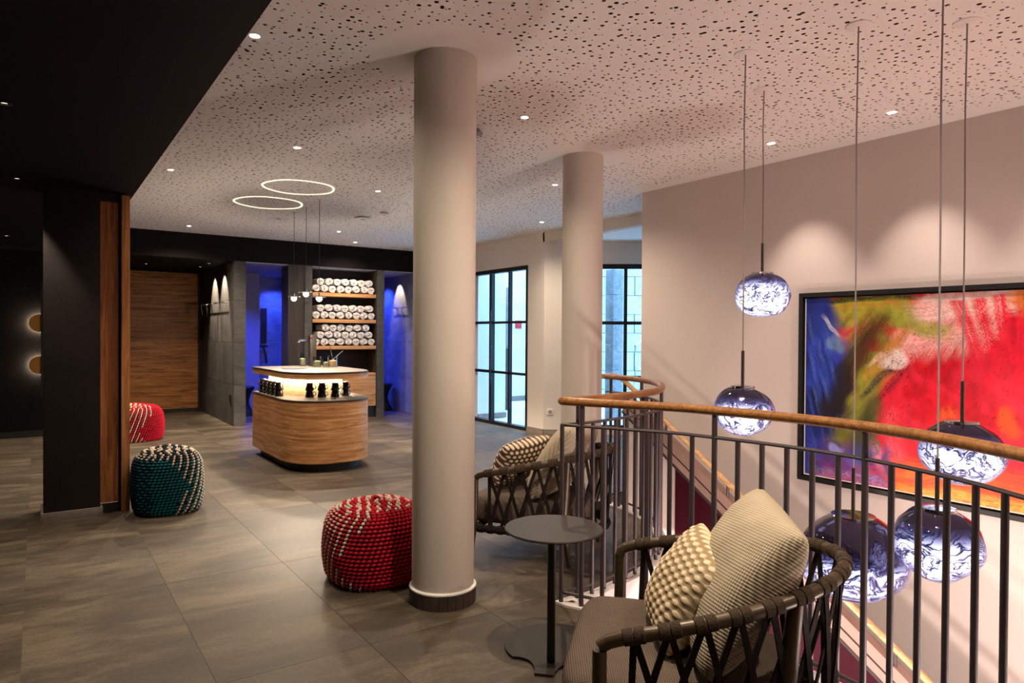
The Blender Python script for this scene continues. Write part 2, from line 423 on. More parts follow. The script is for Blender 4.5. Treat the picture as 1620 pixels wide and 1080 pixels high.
def resample(pts, step):
    P = [Vector(p) for p in pts]; out = [P[0].copy()]; acc = 0
    for a, b in zip(P, P[1:]):
        L = (b - a).length
        if L < 1e-9: continue
        while acc + L >= step:
            t = (step - acc) / L; a = a.lerp(b, t); out.append(a.copy()); L = (b - a).length; acc = 0
        acc += L
    return out

CZ = 3.04            # perforated ceiling
SZ = 2.65            # dark soffit
PENDANTS = [((3.73, 2.615), 1.76, 0.163, 'A'), ((3.175, 2.343), 1.092, 0.16, 'B'), ((3.732, 1.481), 0.936, 0.184, 'C'),
            ((3.19, 1.359), 0.613, 0.181, 'D'), ((3.336, 1.806), 0.405, 0.252, 'E')]
PEND_XY = [p[0] for p in PENDANTS]
DOWN = [((0.926, 3.677), 'recessed ceiling downlight right beside the dark soffit edge, nearest one'),
        ((1.77, 5.675), 'recessed ceiling downlight in front of the two rings of cast light'),
        ((1.038, 7.154), 'recessed ceiling downlight near the dark soffit edge above the teal pouf'),
        ((2.833, 3.928), 'recessed ceiling downlight between the two round columns'),
        ((4.361, 5.507), 'recessed ceiling downlight just left of the rear column head'),
        ((5.658, 7.43), 'recessed ceiling downlight above the glazed steel door'),
        ((1.8, 10.756), 'recessed ceiling downlight closest to the dark back soffit at left'),
        ((3.021, 6.885), 'recessed ceiling downlight right of the upper ring of cast light'),
        ((3.74, 9.963), 'recessed ceiling downlight behind the ceiling vents above the shelf'),
        ((4.403, 10.963), 'recessed ceiling downlight farthest back above the towel shelf'),
        ((1.8, 2.0), 'recessed ceiling downlight above the side table, out of frame'),
        ((2.3, 0.3), 'recessed ceiling downlight behind the near armchair, out of frame'),
        ((0.95, 0.6), 'recessed ceiling downlight at the soffit edge beside the viewer, out of frame')]
DOWN_XY = [d[0] for d in DOWN]
M['perforated'] = perforated()

# ------------------------------------------------------------------ stairwell outline
FRONT = [(2.40, 2.95), (2.474, 2.80), (2.585, 2.59), (2.688, 2.382), (2.742, 2.145), (2.782, 1.924), (2.797, 1.70), (2.783, 1.471), (2.73, 1.253), (2.654, 1.048), (2.552, 0.857), (2.40, 0.62), (2.2, 0.38), (1.96, 0.12), (1.8, -0.05)]
BACK = [(2.40, 2.95), (2.62, 2.945), (2.80, 2.98), (3.0, 3.02), (3.17, 3.075), (3.36, 3.15), (3.58, 3.31), (3.80, 3.52), (3.97, 3.75), (4.09, 4.0), (4.15, 4.25), (4.16, 4.5)]
fc = curve_pts([(x, y, 0) for x, y in FRONT], 4)
bc = curve_pts([(x, y, 0) for x, y in BACK], 4)
WELL = [(p.x, p.y) for p in fc] + [(1.8, -0.9), (5.5, -0.9), (5.5, 4.75), (4.16, 4.75)] + [(p.x, p.y) for p in reversed(bc[1:])]
def in_well(x, y):
    c = False; n = len(WELL); j = n - 1
    for i in range(n):
        xi, yi = WELL[i]; xj, yj = WELL[j]
        if (yi > y) != (yj > y) and x < (xj - xi) * (y - yi) / (yj - yi) + xi: c = not c
        j = i
    return c

# ------------------------------------------------------------------ floor
cutter = MB().prism(WELL, -0.6, 0.3).obj('cutter', None, smooth=None)
def cut(o):
    md = o.modifiers.new('b', 'BOOLEAN'); md.object = cutter; md.operation = 'DIFFERENCE'; md.solver = 'EXACT'
    dg = bpy.context.evaluated_depsgraph_get(); dg.update()
    me = bpy.data.meshes.new_from_object(o.evaluated_get(dg)); o.modifiers.clear(); o.data = me
floor = MB().box((-3.2, -2.6, -0.30), (6.4, 14.4, -0.0025)).obj('floor', 'grout', smooth=None)
cut(floor); struct(floor, 'stone tiled floor around the open stairwell')
TX, TY, GAP = 0.69, 1.42, 0.0024
tile_me = MB().box((GAP / 2, GAP / 2, -0.014), (TX - GAP / 2, TY - GAP / 2, 0), 0.0).mesh('tile', 'floor_tile')
x = -0.06 - 5 * TX + 0.0
for i in range(14):
    for j in range(14):
        X0 = -0.06 + (i - 5) * TX; Y0 = 4.5 + (j - 5) * TY
        if X0 > 6.25 or X0 < -3.2 or Y0 > 14.2 or Y0 + TY < -0.2: continue
        pts = [(X0 + a * TX, Y0 + b * TY) for a in (0, .25, .5, .75, 1) for b in (0, .125, .25, .375, .5, .625, .75, .875, 1)]
        ins = [in_well(*p) for p in pts]
        if all(ins): continue
        o = bpy.data.objects.new('tile', tile_me); COL.objects.link(o); o.location = (X0, Y0, 0); o.parent = floor
        if any(ins):
            o.data = tile_me.copy(); cut(o)
            o.parent = floor
bpy.data.objects.remove(cutter, do_unlink=True)
sbox('floor_lower', (0.5, -2.0, -3.2), (5.6, 7.0, -3.1), 'plaster_stair', 'pale floor of the storey below')

# ------------------------------------------------------------------ ceiling
ce = MB().add([(0.66, -2.6, CZ), (6.3, -2.6, CZ), (6.3, 11.55, CZ), (0.66, 11.55, CZ)], [(3, 2, 1, 0)]).obj('ceiling', 'perforated', smooth=None)
struct(ce, 'white perforated acoustic ceiling')
sbox('ceiling_void', (0.6, -2.7, CZ + 0.05), (6.5, 11.7, CZ + 0.12), 'plenum', 'dark void above the perforated ceiling')
sbox('ceiling_left', (-3.2, -2.6, SZ), (0.667, 14.4, CZ + 0.1), 'dark_soffit', 'lowered dark ceiling at left')
sbox('ceiling_back', (0.667, 11.5, SZ), (6.4, 14.4, CZ + 0.1), 'dark_soffit', 'lowered dark soffit above the showers and shelf')

# ------------------------------------------------------------------ walls
sbox('wall_right', (5.37, -2.6, -3.2), (5.67, 5.26, CZ + 0.05), 'plaster_stair', 'pale stairwell wall carrying the painting')
sbox('wall_right_return', (5.67, 5.10, -0.3), (8.6, 5.26, CZ + 0.05), 'plaster', 'pale wall behind the stairwell corner')
sbox('wall_rear', (-3.2, -2.7, -3.2), (5.67, -2.6, CZ + 0.05), 'plaster', 'wall behind the viewer')
sbox('wall_left', (-3.3, -2.6, 0), (-3.2, 14.4, SZ), 'dark_plaster', 'dark wall far at left')
sbox('wall_entry', (-3.2, 11.85, 0), (0.9, 12.0, SZ), 'black_wall', 'black lacquered wall with brass wall lamps')
sbox('wall_entry_return', (0.8, 12.0, 0), (0.9, 14.3, SZ), 'dark_plaster')
sbox('wall_back', (0.8, 14.25, -0.1), (6.4, 14.4, SZ), 'dark_plaster')
sbox('baseboard_left', (-3.2, 11.825, 0), (0.88, 11.85, 0.09), 'black')
# lower storey walls
sbox('wall_lower_left', (0.4, -2.0, -3.2), (0.5, 7.0, -0.3), 'plaster_stair'); sbox('wall_lower_back', (0.4, 6.9, -3.2), (5.6, 7.0, -0.3), 'plaster_stair')
sbox('wall_lower_front', (0.4, -2.0, -3.2), (5.4, -1.9, -0.3), 'plaster_stair')
sbox('wall_lower_right', (5.40, 5.2, -3.2), (5.6, 7.0, -0.3), 'plaster_stair')
# door wall (X = 6.27) with opening Y 8.58..10.75, z 0..2.58
WX = 6.27
sbox('wall_door_upper', (WX, 8.16, 2.585), (WX + 0.2, 11.6, CZ + 0.05), 'plaster', 'plaster wall above the glazed door')
sbox('wall_door_right', (WX, 8.16, 0), (WX + 0.2, 8.575, 2.585), 'plaster', 'plaster wall right of the glazed door')
sbox('wall_door_left', (WX, 10.75, 0), (WX + 0.11, 11.6, 2.585), 'plaster')
sbox('wall_fascia', (WX, 5.2, 2.90), (WX + 0.12, 8.2, CZ + 0.05), 'plaster', 'plaster fascia where the window recess begins')
sbox('ceiling_recess', (WX + 0.12, 5.1, 2.90), (8.8, 8.6, 2.98), 'white_wall', 'lower smooth ceiling of the window recess')
sbox('baseboard_door', (WX - 0.015, 8.16, 0), (WX, 8.575, 0.075), 'skirt_stone')
# oblique window wall from (6.27,8.16) towards (7.41,7.26)
wd = Vector((1.14, -0.90, 0)).normalized(); wn = Vector((-wd.y, wd.x, 0))   # outward normal
def wwall(name, s0, s1, z0, z1, mat, th=0.2, off=0.0):
    p = [Vector((6.27, 8.16, 0)) + wd * s0 + wn * off, Vector((6.27, 8.16, 0)) + wd * s1 + wn * off]
    return MB().prism([(p[0].x, p[0].y), (p[1].x, p[1].y), (p[1].x + wn.x * th, p[1].y + wn.y * th), (p[0].x + wn.x * th, p[0].y + wn.y * th)], z0, z1).obj(name, mat, smooth=None)
struct(wwall('wall_window_left', 0.0, 0.62, 0, 2.92, 'plaster'), 'plaster wall between door and window')
struct(wwall('wall_window_upper', 0.62, 3.2, 2.57, 2.92, 'plaster'), 'plaster band above the window')
struct(wwall('wall_window_lower', 0.62, 3.2, -0.1, 0.08, 'plaster'))
struct(wwall('baseboard_window', 0.0, 0.62, 0, 0.075, 'skirt_stone', 0.015, -0.015))
sbox('wall_window_end', (8.55, 4.9, 0), (8.7, 6.6, 2.92), 'plaster')
sbox('floor_recess', (6.3, 5.2, -0.2), (8.6, 8.2, 0.0), 'floor_tile', 'tiled floor of the window recess')
# window_1
win = struct(thing('window_1', None, None), 'black framed window looking onto pale stone outside')
def wbar(s0, s1, z0, z1, name='mullion', mat='black_metal', th=0.06, off=0.06):
    o = wwall(name, s0, s1, z0, z1, mat, th, off); o.parent = win; return o
wbar(0.62, 3.2, 2.50, 2.57, 'frame_head'); wbar(0.62, 3.2, 0.08, 0.14, 'frame_sill'); wbar(0.62, 0.68, 0.14, 2.5, 'frame_jamb')
S_M = 1.20
for smul in (S_M, S_M + 0.62, S_M + 1.24): wbar(smul, smul + 0.05, 0.14, 2.5)
for zt in (1.66, 0.84): wbar(0.68, 3.2, zt, zt + 0.05, 'transom')
for (a, b) in ((0.68, S_M), (S_M + .05, S_M + .62), (S_M + .67, S_M + 1.24), (S_M + 1.29, 3.2)):
    for (z0, z1) in ((0.14, 0.84), (0.89, 1.66), (1.71, 2.5)): wbar(a, b, z0, z1, 'pane', 'glass', 0.012, 0.085)
# door_1 : glazed steel door
door = struct(thing('door_1', None, None, (WX, 9.0, 0)), 'tall black steel framed glass door with bar handle')
def dbox(name, y0, y1, z0, z1, x0=0.05, x1=0.11, mat='black_metal', parent=None):
    return MB().box((x0, y0 - 9.0, z0), (x1, y1 - 9.0, z1)).obj(name, mat, parent or door, smooth=None)
dbox('frame_jamb', 8.578, 8.62, 0, 2.58, -0.01, 0.10); dbox('frame_jamb', 10.69, 10.75, 0, 2.58, -0.01, 0.14); dbox('frame_head', 8.62, 10.69, 2.52, 2.58, -0.01, 0.10)
dbox('frame_sill', 8.62, 10.69, 0, 0.05, -0.01, 0.10)
dbox('leaf_stile', 9.655, 9.725, 0.05, 2.52, 0.03, 0.1); dbox('mullion', 9.15, 9.19, 0.05, 2.52)
for z0 in (1.68, 0.85): dbox('transom', 8.62, 9.655, z0, z0 + 0.04); dbox('transom', 9.725, 10.69, z0, z0 + 0.045)
for (y0, y1) in ((8.62, 9.15), (9.19, 9.655), (9.725, 10.69)):
    for (z0, z1) in ((0.05, 0.85), (0.895, 1.68), (1.725, 2.5)): dbox('pane', y0, y1, z0, z1 + (0.02 if z1 > 2.4 else 0), 0.075, 0.085, 'glass')
hd = MB().rod((-0.07, 9.53 - 9, 0.68), (-0.07, 9.53 - 9, 1.90), 0.014)
for z in (0.76, 1.29, 1.82): hd.rod((-0.07, 0.53, z), (0.05, 0.68, z), 0.008)
hd.obj('handle', 'black_metal', door)

# ------------------------------------------------------------------ courtyard corridor beyond door and window (open to the sky)
sbox('ground_outside', (6.45, 8.3, -0.12), (20, 30, -0.01), 'white_wall', 'pale paving outside')
sbox('wall_outside_stub', (6.385, 10.22, 0), (6.98, 10.37, 3.2), 'white_wall', 'white wall just behind the glass door')
sbox('baseboard_outside', (6.385, 10.20, 0), (6.995, 10.22, 0.09), 'skirt_stone')
sbox('wall_outside_far', (7.4, 12.7, 0), (10.8, 12.9, 3.6), 'white_wall', 'white wall farther behind the glass door')
sbox('baseboard_outside_far', (7.4, 12.68, 0), (10.8, 12.7, 0.10), 'skirt_stone')
pl = thing('granite_pillar', 'narrow grey granite pillar seen through the glass door', 'pillar', (7.72, 11.25, 0))
MB().box((-0.055, -0.055, 1.22), (0.055, 0.055, 2.44), 0.004).obj('upper_shaft', 'outside_pillar', pl); MB().box((-0.057, -0.057, 0), (0.057, 0.057, 1.22), 0.004).obj('lower_shaft', 'bronze', pl)
sg = MB().box((8.93, 12.66, 1.64), (9.09, 12.70, 1.82), 0.004).obj('wall_sign', None)
sg.data.materials.append(flat('red sign', rgb(214, 40, 60), 0.5)); tag(sg, 'small red sign on the white wall behind the glass door', 'sign')

# ------------------------------------------------------------------ outside the window: pillar and stone wall
op = thing('stone_pillar', 'grey granite pillar outside the window', 'pillar', (8.55, 9.05, 0))
for k in range(6): MB().box((-0.12, -0.1, k * 0.45 - 0.02), (0.12, 0.1, k * 0.45 + 0.425), 0.004).obj('stone_block', 'outside_pillar', op)
ow = struct(thing('wall_outside', None, None, (10.2, 10.6, 0), math.atan2(-0.64, 0.77)), 'pale stone clad wall outside the window')
MB().box((-1.5, 0.03, -0.1), (3.5, 0.2, 3.3)).obj('backing', 'grout', ow, smooth=None)
blk = MB().box((0, 0, 0), (0.585, 0.04, 0.39), 0.004).mesh('stone_block', 'outside_stone', 30)
for j in range(8):
    for i in range(8):
        o = bpy.data.objects.new('stone_block', blk); COL.objects.link(o); o.parent = ow; o.location = (-1.5 + i * 0.6 + (0.3 if j % 2 else 0), -0.01 + 0.008 * ((i * 7 + j * 3) % 3), -0.05 + j * 0.4)
hr = thing('outdoor_handrail', 'white outdoor stair handrail seen through the window', 'handrail', (9.0, 8.95, 0))
MB().tube([(-0.02, 0, 0.55), (-0.02, 0, 1.32), (0.6, -0.2, 1.78)], 0.022).obj('upper_rail', 'white_plastic', hr)
MB().tube([(0.05, 0, 0.92), (0.6, -0.2, 0.50)], 0.022).obj('lower_rail', 'white_plastic', hr)

# ------------------------------------------------------------------ columns
def column(x, y, label, ntile):
    c = thing('round_column', label, 'column', (x, y, 0))
    MB().lathe([(0.175, 0.085), (0.175, CZ)], n=64).obj('shaft', 'col_plaster', c)
    MB().lathe([(0.176, 0.080), (0.189, 0.083), (0.189, 0.090), (0.176, 0.097)], n=64).obj('base_trim', 'white_plastic', c)
    me = None
    for k in range(ntile):
        a0 = 2 * PI * k / ntile + 0.006; a1 = 2 * PI * (k + 1) / ntile - 0.006
        b = MB().prism([(0.188 * math.cos(a0), 0.188 * math.sin(a0)), (0.188 * math.cos(a1), 0.188 * math.sin(a1)), (0.176 * math.cos(a1), 0.176 * math.sin(a1)), (0.176 * math.cos(a0), 0.176 * math.sin(a0))], 0, 0.08)
        b.obj('base_tile', 'dark_base', c, smooth=None)
column(1.885, 3.376, 'large round plaster column in front, standing beside the red pouf', 26)
column(3.88, 4.51, 'slimmer looking round plaster column behind, beside the glass door', 26)

# ------------------------------------------------------------------ dark pillar and sliding wood panel at left
pi = thing('dark_pillar', 'dark plastered square pillar under the lowered ceiling', 'pillar', (0.235, 6.7, 0))
MB().box((-0.195, -0.2, 0.0), (0.19, 0.2, SZ), 0.004).obj('shaft', 'dark_plaster', pi)
MB().box((-0.212, -0.215, 0.0), (0.207, 0.215, 0.068), 0.002).obj('baseboard', 'skirt_stone', pi)
wp = thing('sliding_wood_panel', 'tall walnut sliding panel beside the dark pillar', 'panel', (0.53, 6.58, 0))
MB().box((-0.10, 0.0, 0.08), (0.03, 0.035, 2.58), 0.003).obj('board', 'walnut', wp)
MB().box((0.03, 0.03, 0.0), (0.048, 0.06, 2.6)).obj('shadow_gap', 'black', wp)
MB().box((0.048, -0.07, 0.0), (0.108, 0.06, 2.638), 0.003).obj('stile', 'oak_stile', wp)
MB().box((-0.10, 0.0, 0.0), (0.03, 0.03, 0.07)).obj('bottom_guide', 'black', wp)
MB().box((-0.10, 0.0, 2.585), (0.048, 0.06, SZ)).obj('top_guide', 'black', wp)

# ------------------------------------------------------------------ wall lamps on the black wall
def sconce(z, label):
    s = thing('wall_lamp', label, 'wall lamp', (0.03, 11.85, z), 0, 'brass disc wall lamps')
    def disc(r, y0, y1, name, mat, par):
        vs = []; n = 40
        for y in (y0, y1):
            for i in range(n): a = 2 * PI * i / n; vs.append((r * math.cos(a), y, r * math.sin(a)))
        fs = [tuple(range(n)), tuple(range(2 * n - 1, n - 1, -1))] + [(i, n + i, n + (i + 1) % n, (i + 1) % n) for i in range(n)]
        return MB().add(vs, fs).obj(name, mat, par)
    disc(0.125, -0.075, -0.065, 'disc', 'brass', s); disc(0.095, -0.062, -0.05, 'light_ring', 'halo', s); disc(0.03, -0.06, 0, 'mount', 'black', s)
sconce(1.62, 'upper of the two glowing brass disc lamps on the black wall'); sconce(1.025, 'lower of the two glowing brass disc lamps on the black wall')
o = MB().box((0.045, 11.765, 0.55), (0.075, 11.785, 2.2)).obj('lamp_rod', 'black_metal', smooth=None); tag(o, 'thin black vertical rod carrying the brass disc lamps', 'rod')

# ------------------------------------------------------------------ knotty oak door at the back
d2 = struct(thing('door_2', None, None, (1.7, 14.1, 0)), 'large knotty oak sliding door at the back left')
MB().box((-0.85, 0, 0.07), (0.82, 0.05, 2.62), 0.003).obj('door_panel', 'oak_wall', d2)
MB().lathe([(0.0, -0.03), (0.02, -0.025), (0.02, -0.006), (0.008, 0.0)], n=16).obj('knob', 'chrome', d2, (-0.05, -0.02, 1.134)).rotation_euler = (PI / 2, 0, 0)
sbox('trim_1', (0.85, 14.12, 0), (2.58, 14.2, 0.07), 'black'); sbox('trim_2', (2.52, 14.08, 0), (2.58, 14.2, SZ), 'black')

# ------------------------------------------------------------------ shower walls with slate tiles
def tiled_wall(name, label, a, b, faces, mat='slate', rows=(0.0, 0.66, 1.345, 2.03, SZ)):
    """core box with tile slabs on chosen faces: ('-x'|'-y'|'+x', lengthwise breaks)"""
    w = struct(MB().box(a, b).obj(name, 'seam', smooth=None), label)
    th = 0.012; g = 0.0025
    for face, br in faces:
        for z0, z1 in zip(rows, rows[1:]):
            for s0, s1 in zip(br, br[1:]):
                if face == '-x': A, B = (a[0] - th, s0 + g, z0 + g), (a[0] - 0.001, s1 - g, z1 - g)
                elif face == '+x': A, B = (b[0] + 0.001, s0 + g, z0 + g), (b[0] + th, s1 - g, z1 - g)
                else: A, B = (s0 + g, a[1] - th, z0 + g), (s1 - g, a[1] - 0.001, z1 - g)
                c = [(A[i] + B[i]) / 2 for i in range(3)]
                MB().box([A[i] - c[i] for i in range(3)], [B[i] - c[i] for i in range(3)]).obj('stone_tile', mat, w, c, smooth=None)
    return w
tiled_wall('wall_shower_left', 'slate tiled shower partition with towel hooks', (2.595, 11.5, 0), (2.755, 14.1, SZ), [('-x', (11.5, 12.85, 14.1)), ('-y', (2.583, 2.767)), ('+x', (11.5, 12.85, 13.5))])
tiled_wall('wall_shower_back', 'blue lit tiled wall at the back of the shower', (3.5, 14.2, 0), (5.85, 14.25, SZ), [('-y', (3.5, 4.19, 4.88, 5.57, 5.85))], 'shower_tile')
sbox('wall_shower_block', (2.77, 13.5, 0), (3.5, 14.25, SZ), 'shower_paint', 'smooth wall of the blue lit shower')
tiled_wall('wall_shower_right', 'tiled right hand shower wall lit blue and warm', (5.83, 11.5, 0), (6.3, 14.25, SZ), [('-x', (11.5, 12.85, 14.2)), ('-y', (5.82, 6.27))], 'shower_tile')
wmid = sbox('wall_shelf_left', (3.445, 11.5, 0), (3.715, 11.87, SZ), 'pier_wood', 'dark smoked oak panel left of the towel shelf')
tiled_wall('wall_pier_left', 'slate pier left of the towel shelf', (3.715, 11.5, 0), (3.845, 11.95, SZ), [('-y', (3.718, 3.845))])
tiled_wall('wall_pier_right', 'slate pier right of the towel shelf', (5.03, 11.5, 0), (5.175, 11.95, SZ), [('-y', (5.03, 5.175))])
sbox('ceiling_shower', (2.77, 11.52, 2.635), (5.82, 14.2, 2.652), 'shower_paint', 'pale shower ceiling glowing blue')
# shower niche with hand shower
nb = thing('shower_niche', 'black recessed niche in the blue lit shower wall', 'niche', (3.78, 14.18, 1.66))
MB().box((-0.07, -0.015, -0.36), (0.02, 0.0, 0.34)).obj('recess_back', 'black', nb, smooth=None)
MB().box((-0.08, -0.03, -0.37), (-0.07, 0.0, 0.35)).obj('frame_side', 'steel', nb, smooth=None); MB().box((0.02, -0.03, -0.37), (0.03, 0.0, 0.35)).obj('frame_side', 'steel', nb, smooth=None)
hs = thing('hand_shower', 'chrome hand shower on a rail in the blue lit shower', 'shower', (3.66, 14.1, 1.2))
MB().rod((0, 0, 0), (0, 0, 0.55), 0.014).obj('rail', 'chrome', hs); MB().tube([(0, -0.02, 0.05), (0.06, -0.06, 0.02), (0.1, -0.08, -0.14), (0.12, -0.06, -0.3)], 0.02).obj('shower_head', 'black_metal', hs)
MB().box((-0.03, -0.06, 0.02), (0.15, 0.06, 0.05), 0.005).obj('valve_body', 'chrome', hs)
# towel hooks
def hook_rail(x, ys, z, y0, y1, label):
    t = thing('towel_hook_rail', label, 'hook rail', (x, (y0 + y1) / 2, z)); yc = (y0 + y1) / 2
    MB().rod((-0.05, y0 - yc, 0), (-0.05, y1 - yc, 0), 0.006).obj('rail', 'chrome', t)
    for y in (y0 + 0.1, y1 - 0.1): MB().rod((0, y - yc, 0), (-0.05, y - yc, 0), 0.012).obj('bracket', 'chrome', t)
    for y in ys: MB().tube([(-0.05, y - yc, 0), (-0.16, y - yc, -0.0), (-0.17, y - yc, -0.015), (-0.15, y - yc, -0.20)], 0.007).obj('hook', 'chrome', t)
hook_rail(2.58, (13.2, 12.75, 12.3), 2.0, 11.9, 13.5, 'chrome rail with three towel hooks on the slate partition')
hook_rail(5.818, (12.15, 11.75), 2.0, 11.65, 12.4, 'chrome rail with two towel hooks in the right shower')
for (yy, lab) in ((0, 0),):
    o = MB().box((2.565, 11.62, 0.36), (2.583, 11.72, 0.50), 0.004).obj('wall_outlet', 'black_metal'); tag(o, 'small dark wall outlet low on the slate partition', 'outlet')
# stools in the showers
def stool(x, y, label):
    s = thing('shower_stool', label, 'stool', (x, y, 0), 0, 'black hourglass stools')
    MB().lathe([(0.2, 0.0), (0.2, 0.02), (0.17, 0.08), (0.12, 0.2), (0.115, 0.28), (0.15, 0.40), (0.2, 0.48), (0.21, 0.5)], n=32).obj('body', 'black', s)
    MB().lathe([(0.21, 0.5), (0.212, 0.515), (0.2, 0.525), (0.0, 0.525)], n=32).obj('seat', 'black_metal', s)
stool(3.06, 12.95, 'black hourglass stool behind the slate partition in the left shower'); stool(5.56, 12.45, 'black hourglass stool in the right shower beside the shelf')

# ------------------------------------------------------------------ towel shelf
sh = thing('towel_shelf', 'tall built-in oak shelf holding rolled towels', 'shelf', (4.44, 11.5, 0))
SX0, SX1 = 3.86 - 4.44, 5.018 - 4.44
MB().box((SX0 - 0.012, 0.42, 0.2), (SX1 + 0.01, 0.44, 2.64)).obj('back_panel', 'dark_plaster', sh, smooth=None)
for s in (SX0 - 0.013, SX1 + 0.001): MB().box((s, 0.01, 0.2), (s + 0.011, 0.42, 2.64)).obj('side_panel', 'pier_wood', sh, smooth=None)
SHZ = (2.205, 1.748, 1.284)
for z in SHZ: MB().box((SX0, 0.0, z - 0.062), (SX1, 0.42, z), 0.002).obj('shelf_board', 'oak_shelf', sh)
MB().box((SX0, 0.005, 0.745), (SX1, 0.42, 0.795), 0.002).obj('cabinet_top', 'oak_shelf', sh)
MB().box((SX0, 0.0, 0.205), (SX1, 0.022, 0.738), 0.002).obj('drawer_front', 'oak_shelf', sh)
MB().box((SX0, 0.022, 0.205), (SX1, 0.42, 0.74)).obj('cabinet_body', 'oak_shelf', sh, smooth=None)
MB().box((SX0, 0.04, 0.0), (SX1, 0.42, 0.2)).obj('kick_plate', 'black', sh, smooth=None)
# rolled towels
def towel_mesh(seed):
    rnd = random.Random(seed); n = 60; turns = 2.6; R = 0.071; th = 0.021; vs = []; fs = []
    ph = rnd.random() * 6.28
    for i in range(n + 1):
        t = i / n; a = ph + t * turns * 2 * PI; r = 0.016 + (R - 0.016) * t ** 0.9
        rin = max(0.004, r - th * 0.8)
        wob = 1 + 0.04 * math.sin(a * 2 + seed); fy = 0.004 * math.sin(a * 3 + seed) - 0.012 * (1 - t)
        for rr in (rin, r):
            for y in (fy, 0.34): vs.append((rr * math.cos(a) * wob, y, rr * math.sin(a) * (0.94 + 0.03 * math.sin(seed))))
    for i in range(n):
        k = i * 4; j = k + 4
        fs += [(k, k + 2, j + 2, j), (k + 2, k + 3, j + 3, j + 2), (k + 1, j + 1, j + 3, k + 3), (k, j, j + 1, k + 1)]
    fs += [(0, 1, 3, 2), (n * 4, n * 4 + 2, n * 4 + 3, n * 4 + 1)]
    return MB().add(vs, fs).mesh('rolled_towel', 'towel', 50)
TM = [towel_mesh(s) for s in range(5)]
ORD = ['first', 'second', 'third', 'fourth', 'fifth', 'sixth', 'seventh', 'eighth']
def towel_row(z, n, x0, x1, shelf, row):
    for i in range(n):
        x = x0 + (x1 - x0) * i / (n - 1) + random.uniform(-0.006, 0.006)
        o = bpy.data.objects.new('rolled_towel', TM[(i * 3 + int(z * 10)) % 5]); COL.objects.link(o)
        o.location = (x, 11.515 + random.uniform(0, 0.02), z + random.uniform(0, 0.006)); o.scale = (1.03, 1, 0.98)
        tag(o, 'rolled white towel, %s from the left in the %s row on the %s shelf' % (ORD[i], row, shelf), 'towel', 'rolled white towels on the ' + shelf + ' shelf')
for zi, shelf in enumerate(('top', 'middle', 'bottom')):
    z = SHZ[zi] + 0.068
    towel_row(z, 8, 3.935, 4.945, shelf, 'bottom'); towel_row(z + 0.122, 7, 4.01, 4.90, shelf, 'middle' if zi == 2 else 'top')
    if zi == 2: towel_row(z + 0.244, 6, 4.09, 4.83, shelf, 'top')

# ------------------------------------------------------------------ drinks counter (kiosk)
ki = thing('drinks_counter', 'rounded oak drinks counter with lit shelf for mugs', 'counter', (2.7, 8.0, 0))
def dshape(x0, x1, yb, yf, ry, inset=0.0, nb=0.06):
    """plan: straight sides, square back with small radius, elliptical nose towards -Y, relative to (2.7,8.0)"""
    x0 += inset; x1 -= inset; yb -= inset; yf += inset
    cx = (x0 + x1) / 2; rx = (x1 - x0) / 2; pts = []
    for i in range(29):
        a = PI + PI * i / 28; ex = 2 / 2.5
        c, s = math.cos(a), math.sin(a)
        pts.append((cx + rx * math.copysign(abs(c) ** ex, c) - 2.7, yf + ry + ry * math.copysign(abs(s) ** ex, s) - 8.0))
    for i in range(7):
        a = PI / 2 * i / 6; pts.append((x1 - nb + nb * math.cos(a) - 2.7, yb - nb + nb * math.sin(a) - 8.0))
    for i in range(7):
        a = PI / 2 + PI / 2 * i / 6; pts.append((x0 + nb + nb * math.cos(a) - 2.7, yb - nb + nb * math.sin(a) - 8.0))
    return pts
KX0, KX1, KYB, KYF, KRY = 2.20, 3.18, 8.85, 7.12, 0.62
def kpart(name, inset, z0, z1, mat): return MB().prism(dshape(KX0, KX1, KYB, KYF, KRY, inset), z0, z1).obj(name, mat, ki, smooth=30)
kpart('plinth', 0.08, 0.0, 0.105, 'black'); kpart('body', 0.0, 0.10, 0.755, 'oak'); kpart('ledge_edge', -0.004, 0.755, 0.768, 'dark_edge'); kpart('ledge_top', 0.004, 0.768, 0.775, 'counter')
MB().prism(dshape(2.37, 3.07, 8.75, 7.80, 0.36), 0.775, 1.005).obj('lit_panel', 'lit_wood', ki, smooth=30)
# LED strip under the slab
outer = dshape(2.37, 3.07, 8.75, 7.80, 0.36, -0.05); inner = dshape(2.37, 3.07, 8.75, 7.80, 0.36, -0.03)
led = MB(); n = len(outer)
led.add([(p[0], p[1], 0.999) for p in outer] + [(p[0], p[1], 0.999) for p in inner], [(i, n + i, n + (i + 1) % n, (i + 1) % n) for i in range(n)])
led.obj('led_strip', 'led', ki, smooth=None)
kpart('slab_edge', 0.0, 1.005, 1.062, 'oak'); kpart('slab_band', -0.004, 1.062, 1.074, 'dark_edge'); kpart('slab_top', 0.004, 1.074, 1.08, 'counter')
MB().lathe([(0.0, 0.0), (0.13, 0.0), (0.135, 0.003), (0.135, 0.006), (0.12, 0.006), (0.11, 0.001), (0.0, 0.001)], n=32).obj('basin', 'steel', ki, (2.50 - 2.7, 8.12 - 8.0, 1.08))
tp = MB().box((-0.04, -0.04, 0), (0.04, 0.04, 0.40), 0.006).obj('tap', 'steel', ki, (0.19, 0.617, 1.08))
MB().tube([(-0.04, -0.0, 0.33), (-0.20, -0.12, 0.33), (-0.215, -0.13, 0.31)], 0.014).obj('spout', 'chrome', tp); MB().box((-0.05, -0.06, 0.36), (-0.02, 0.02, 0.38)).obj('tap_lever', 'chrome', tp)
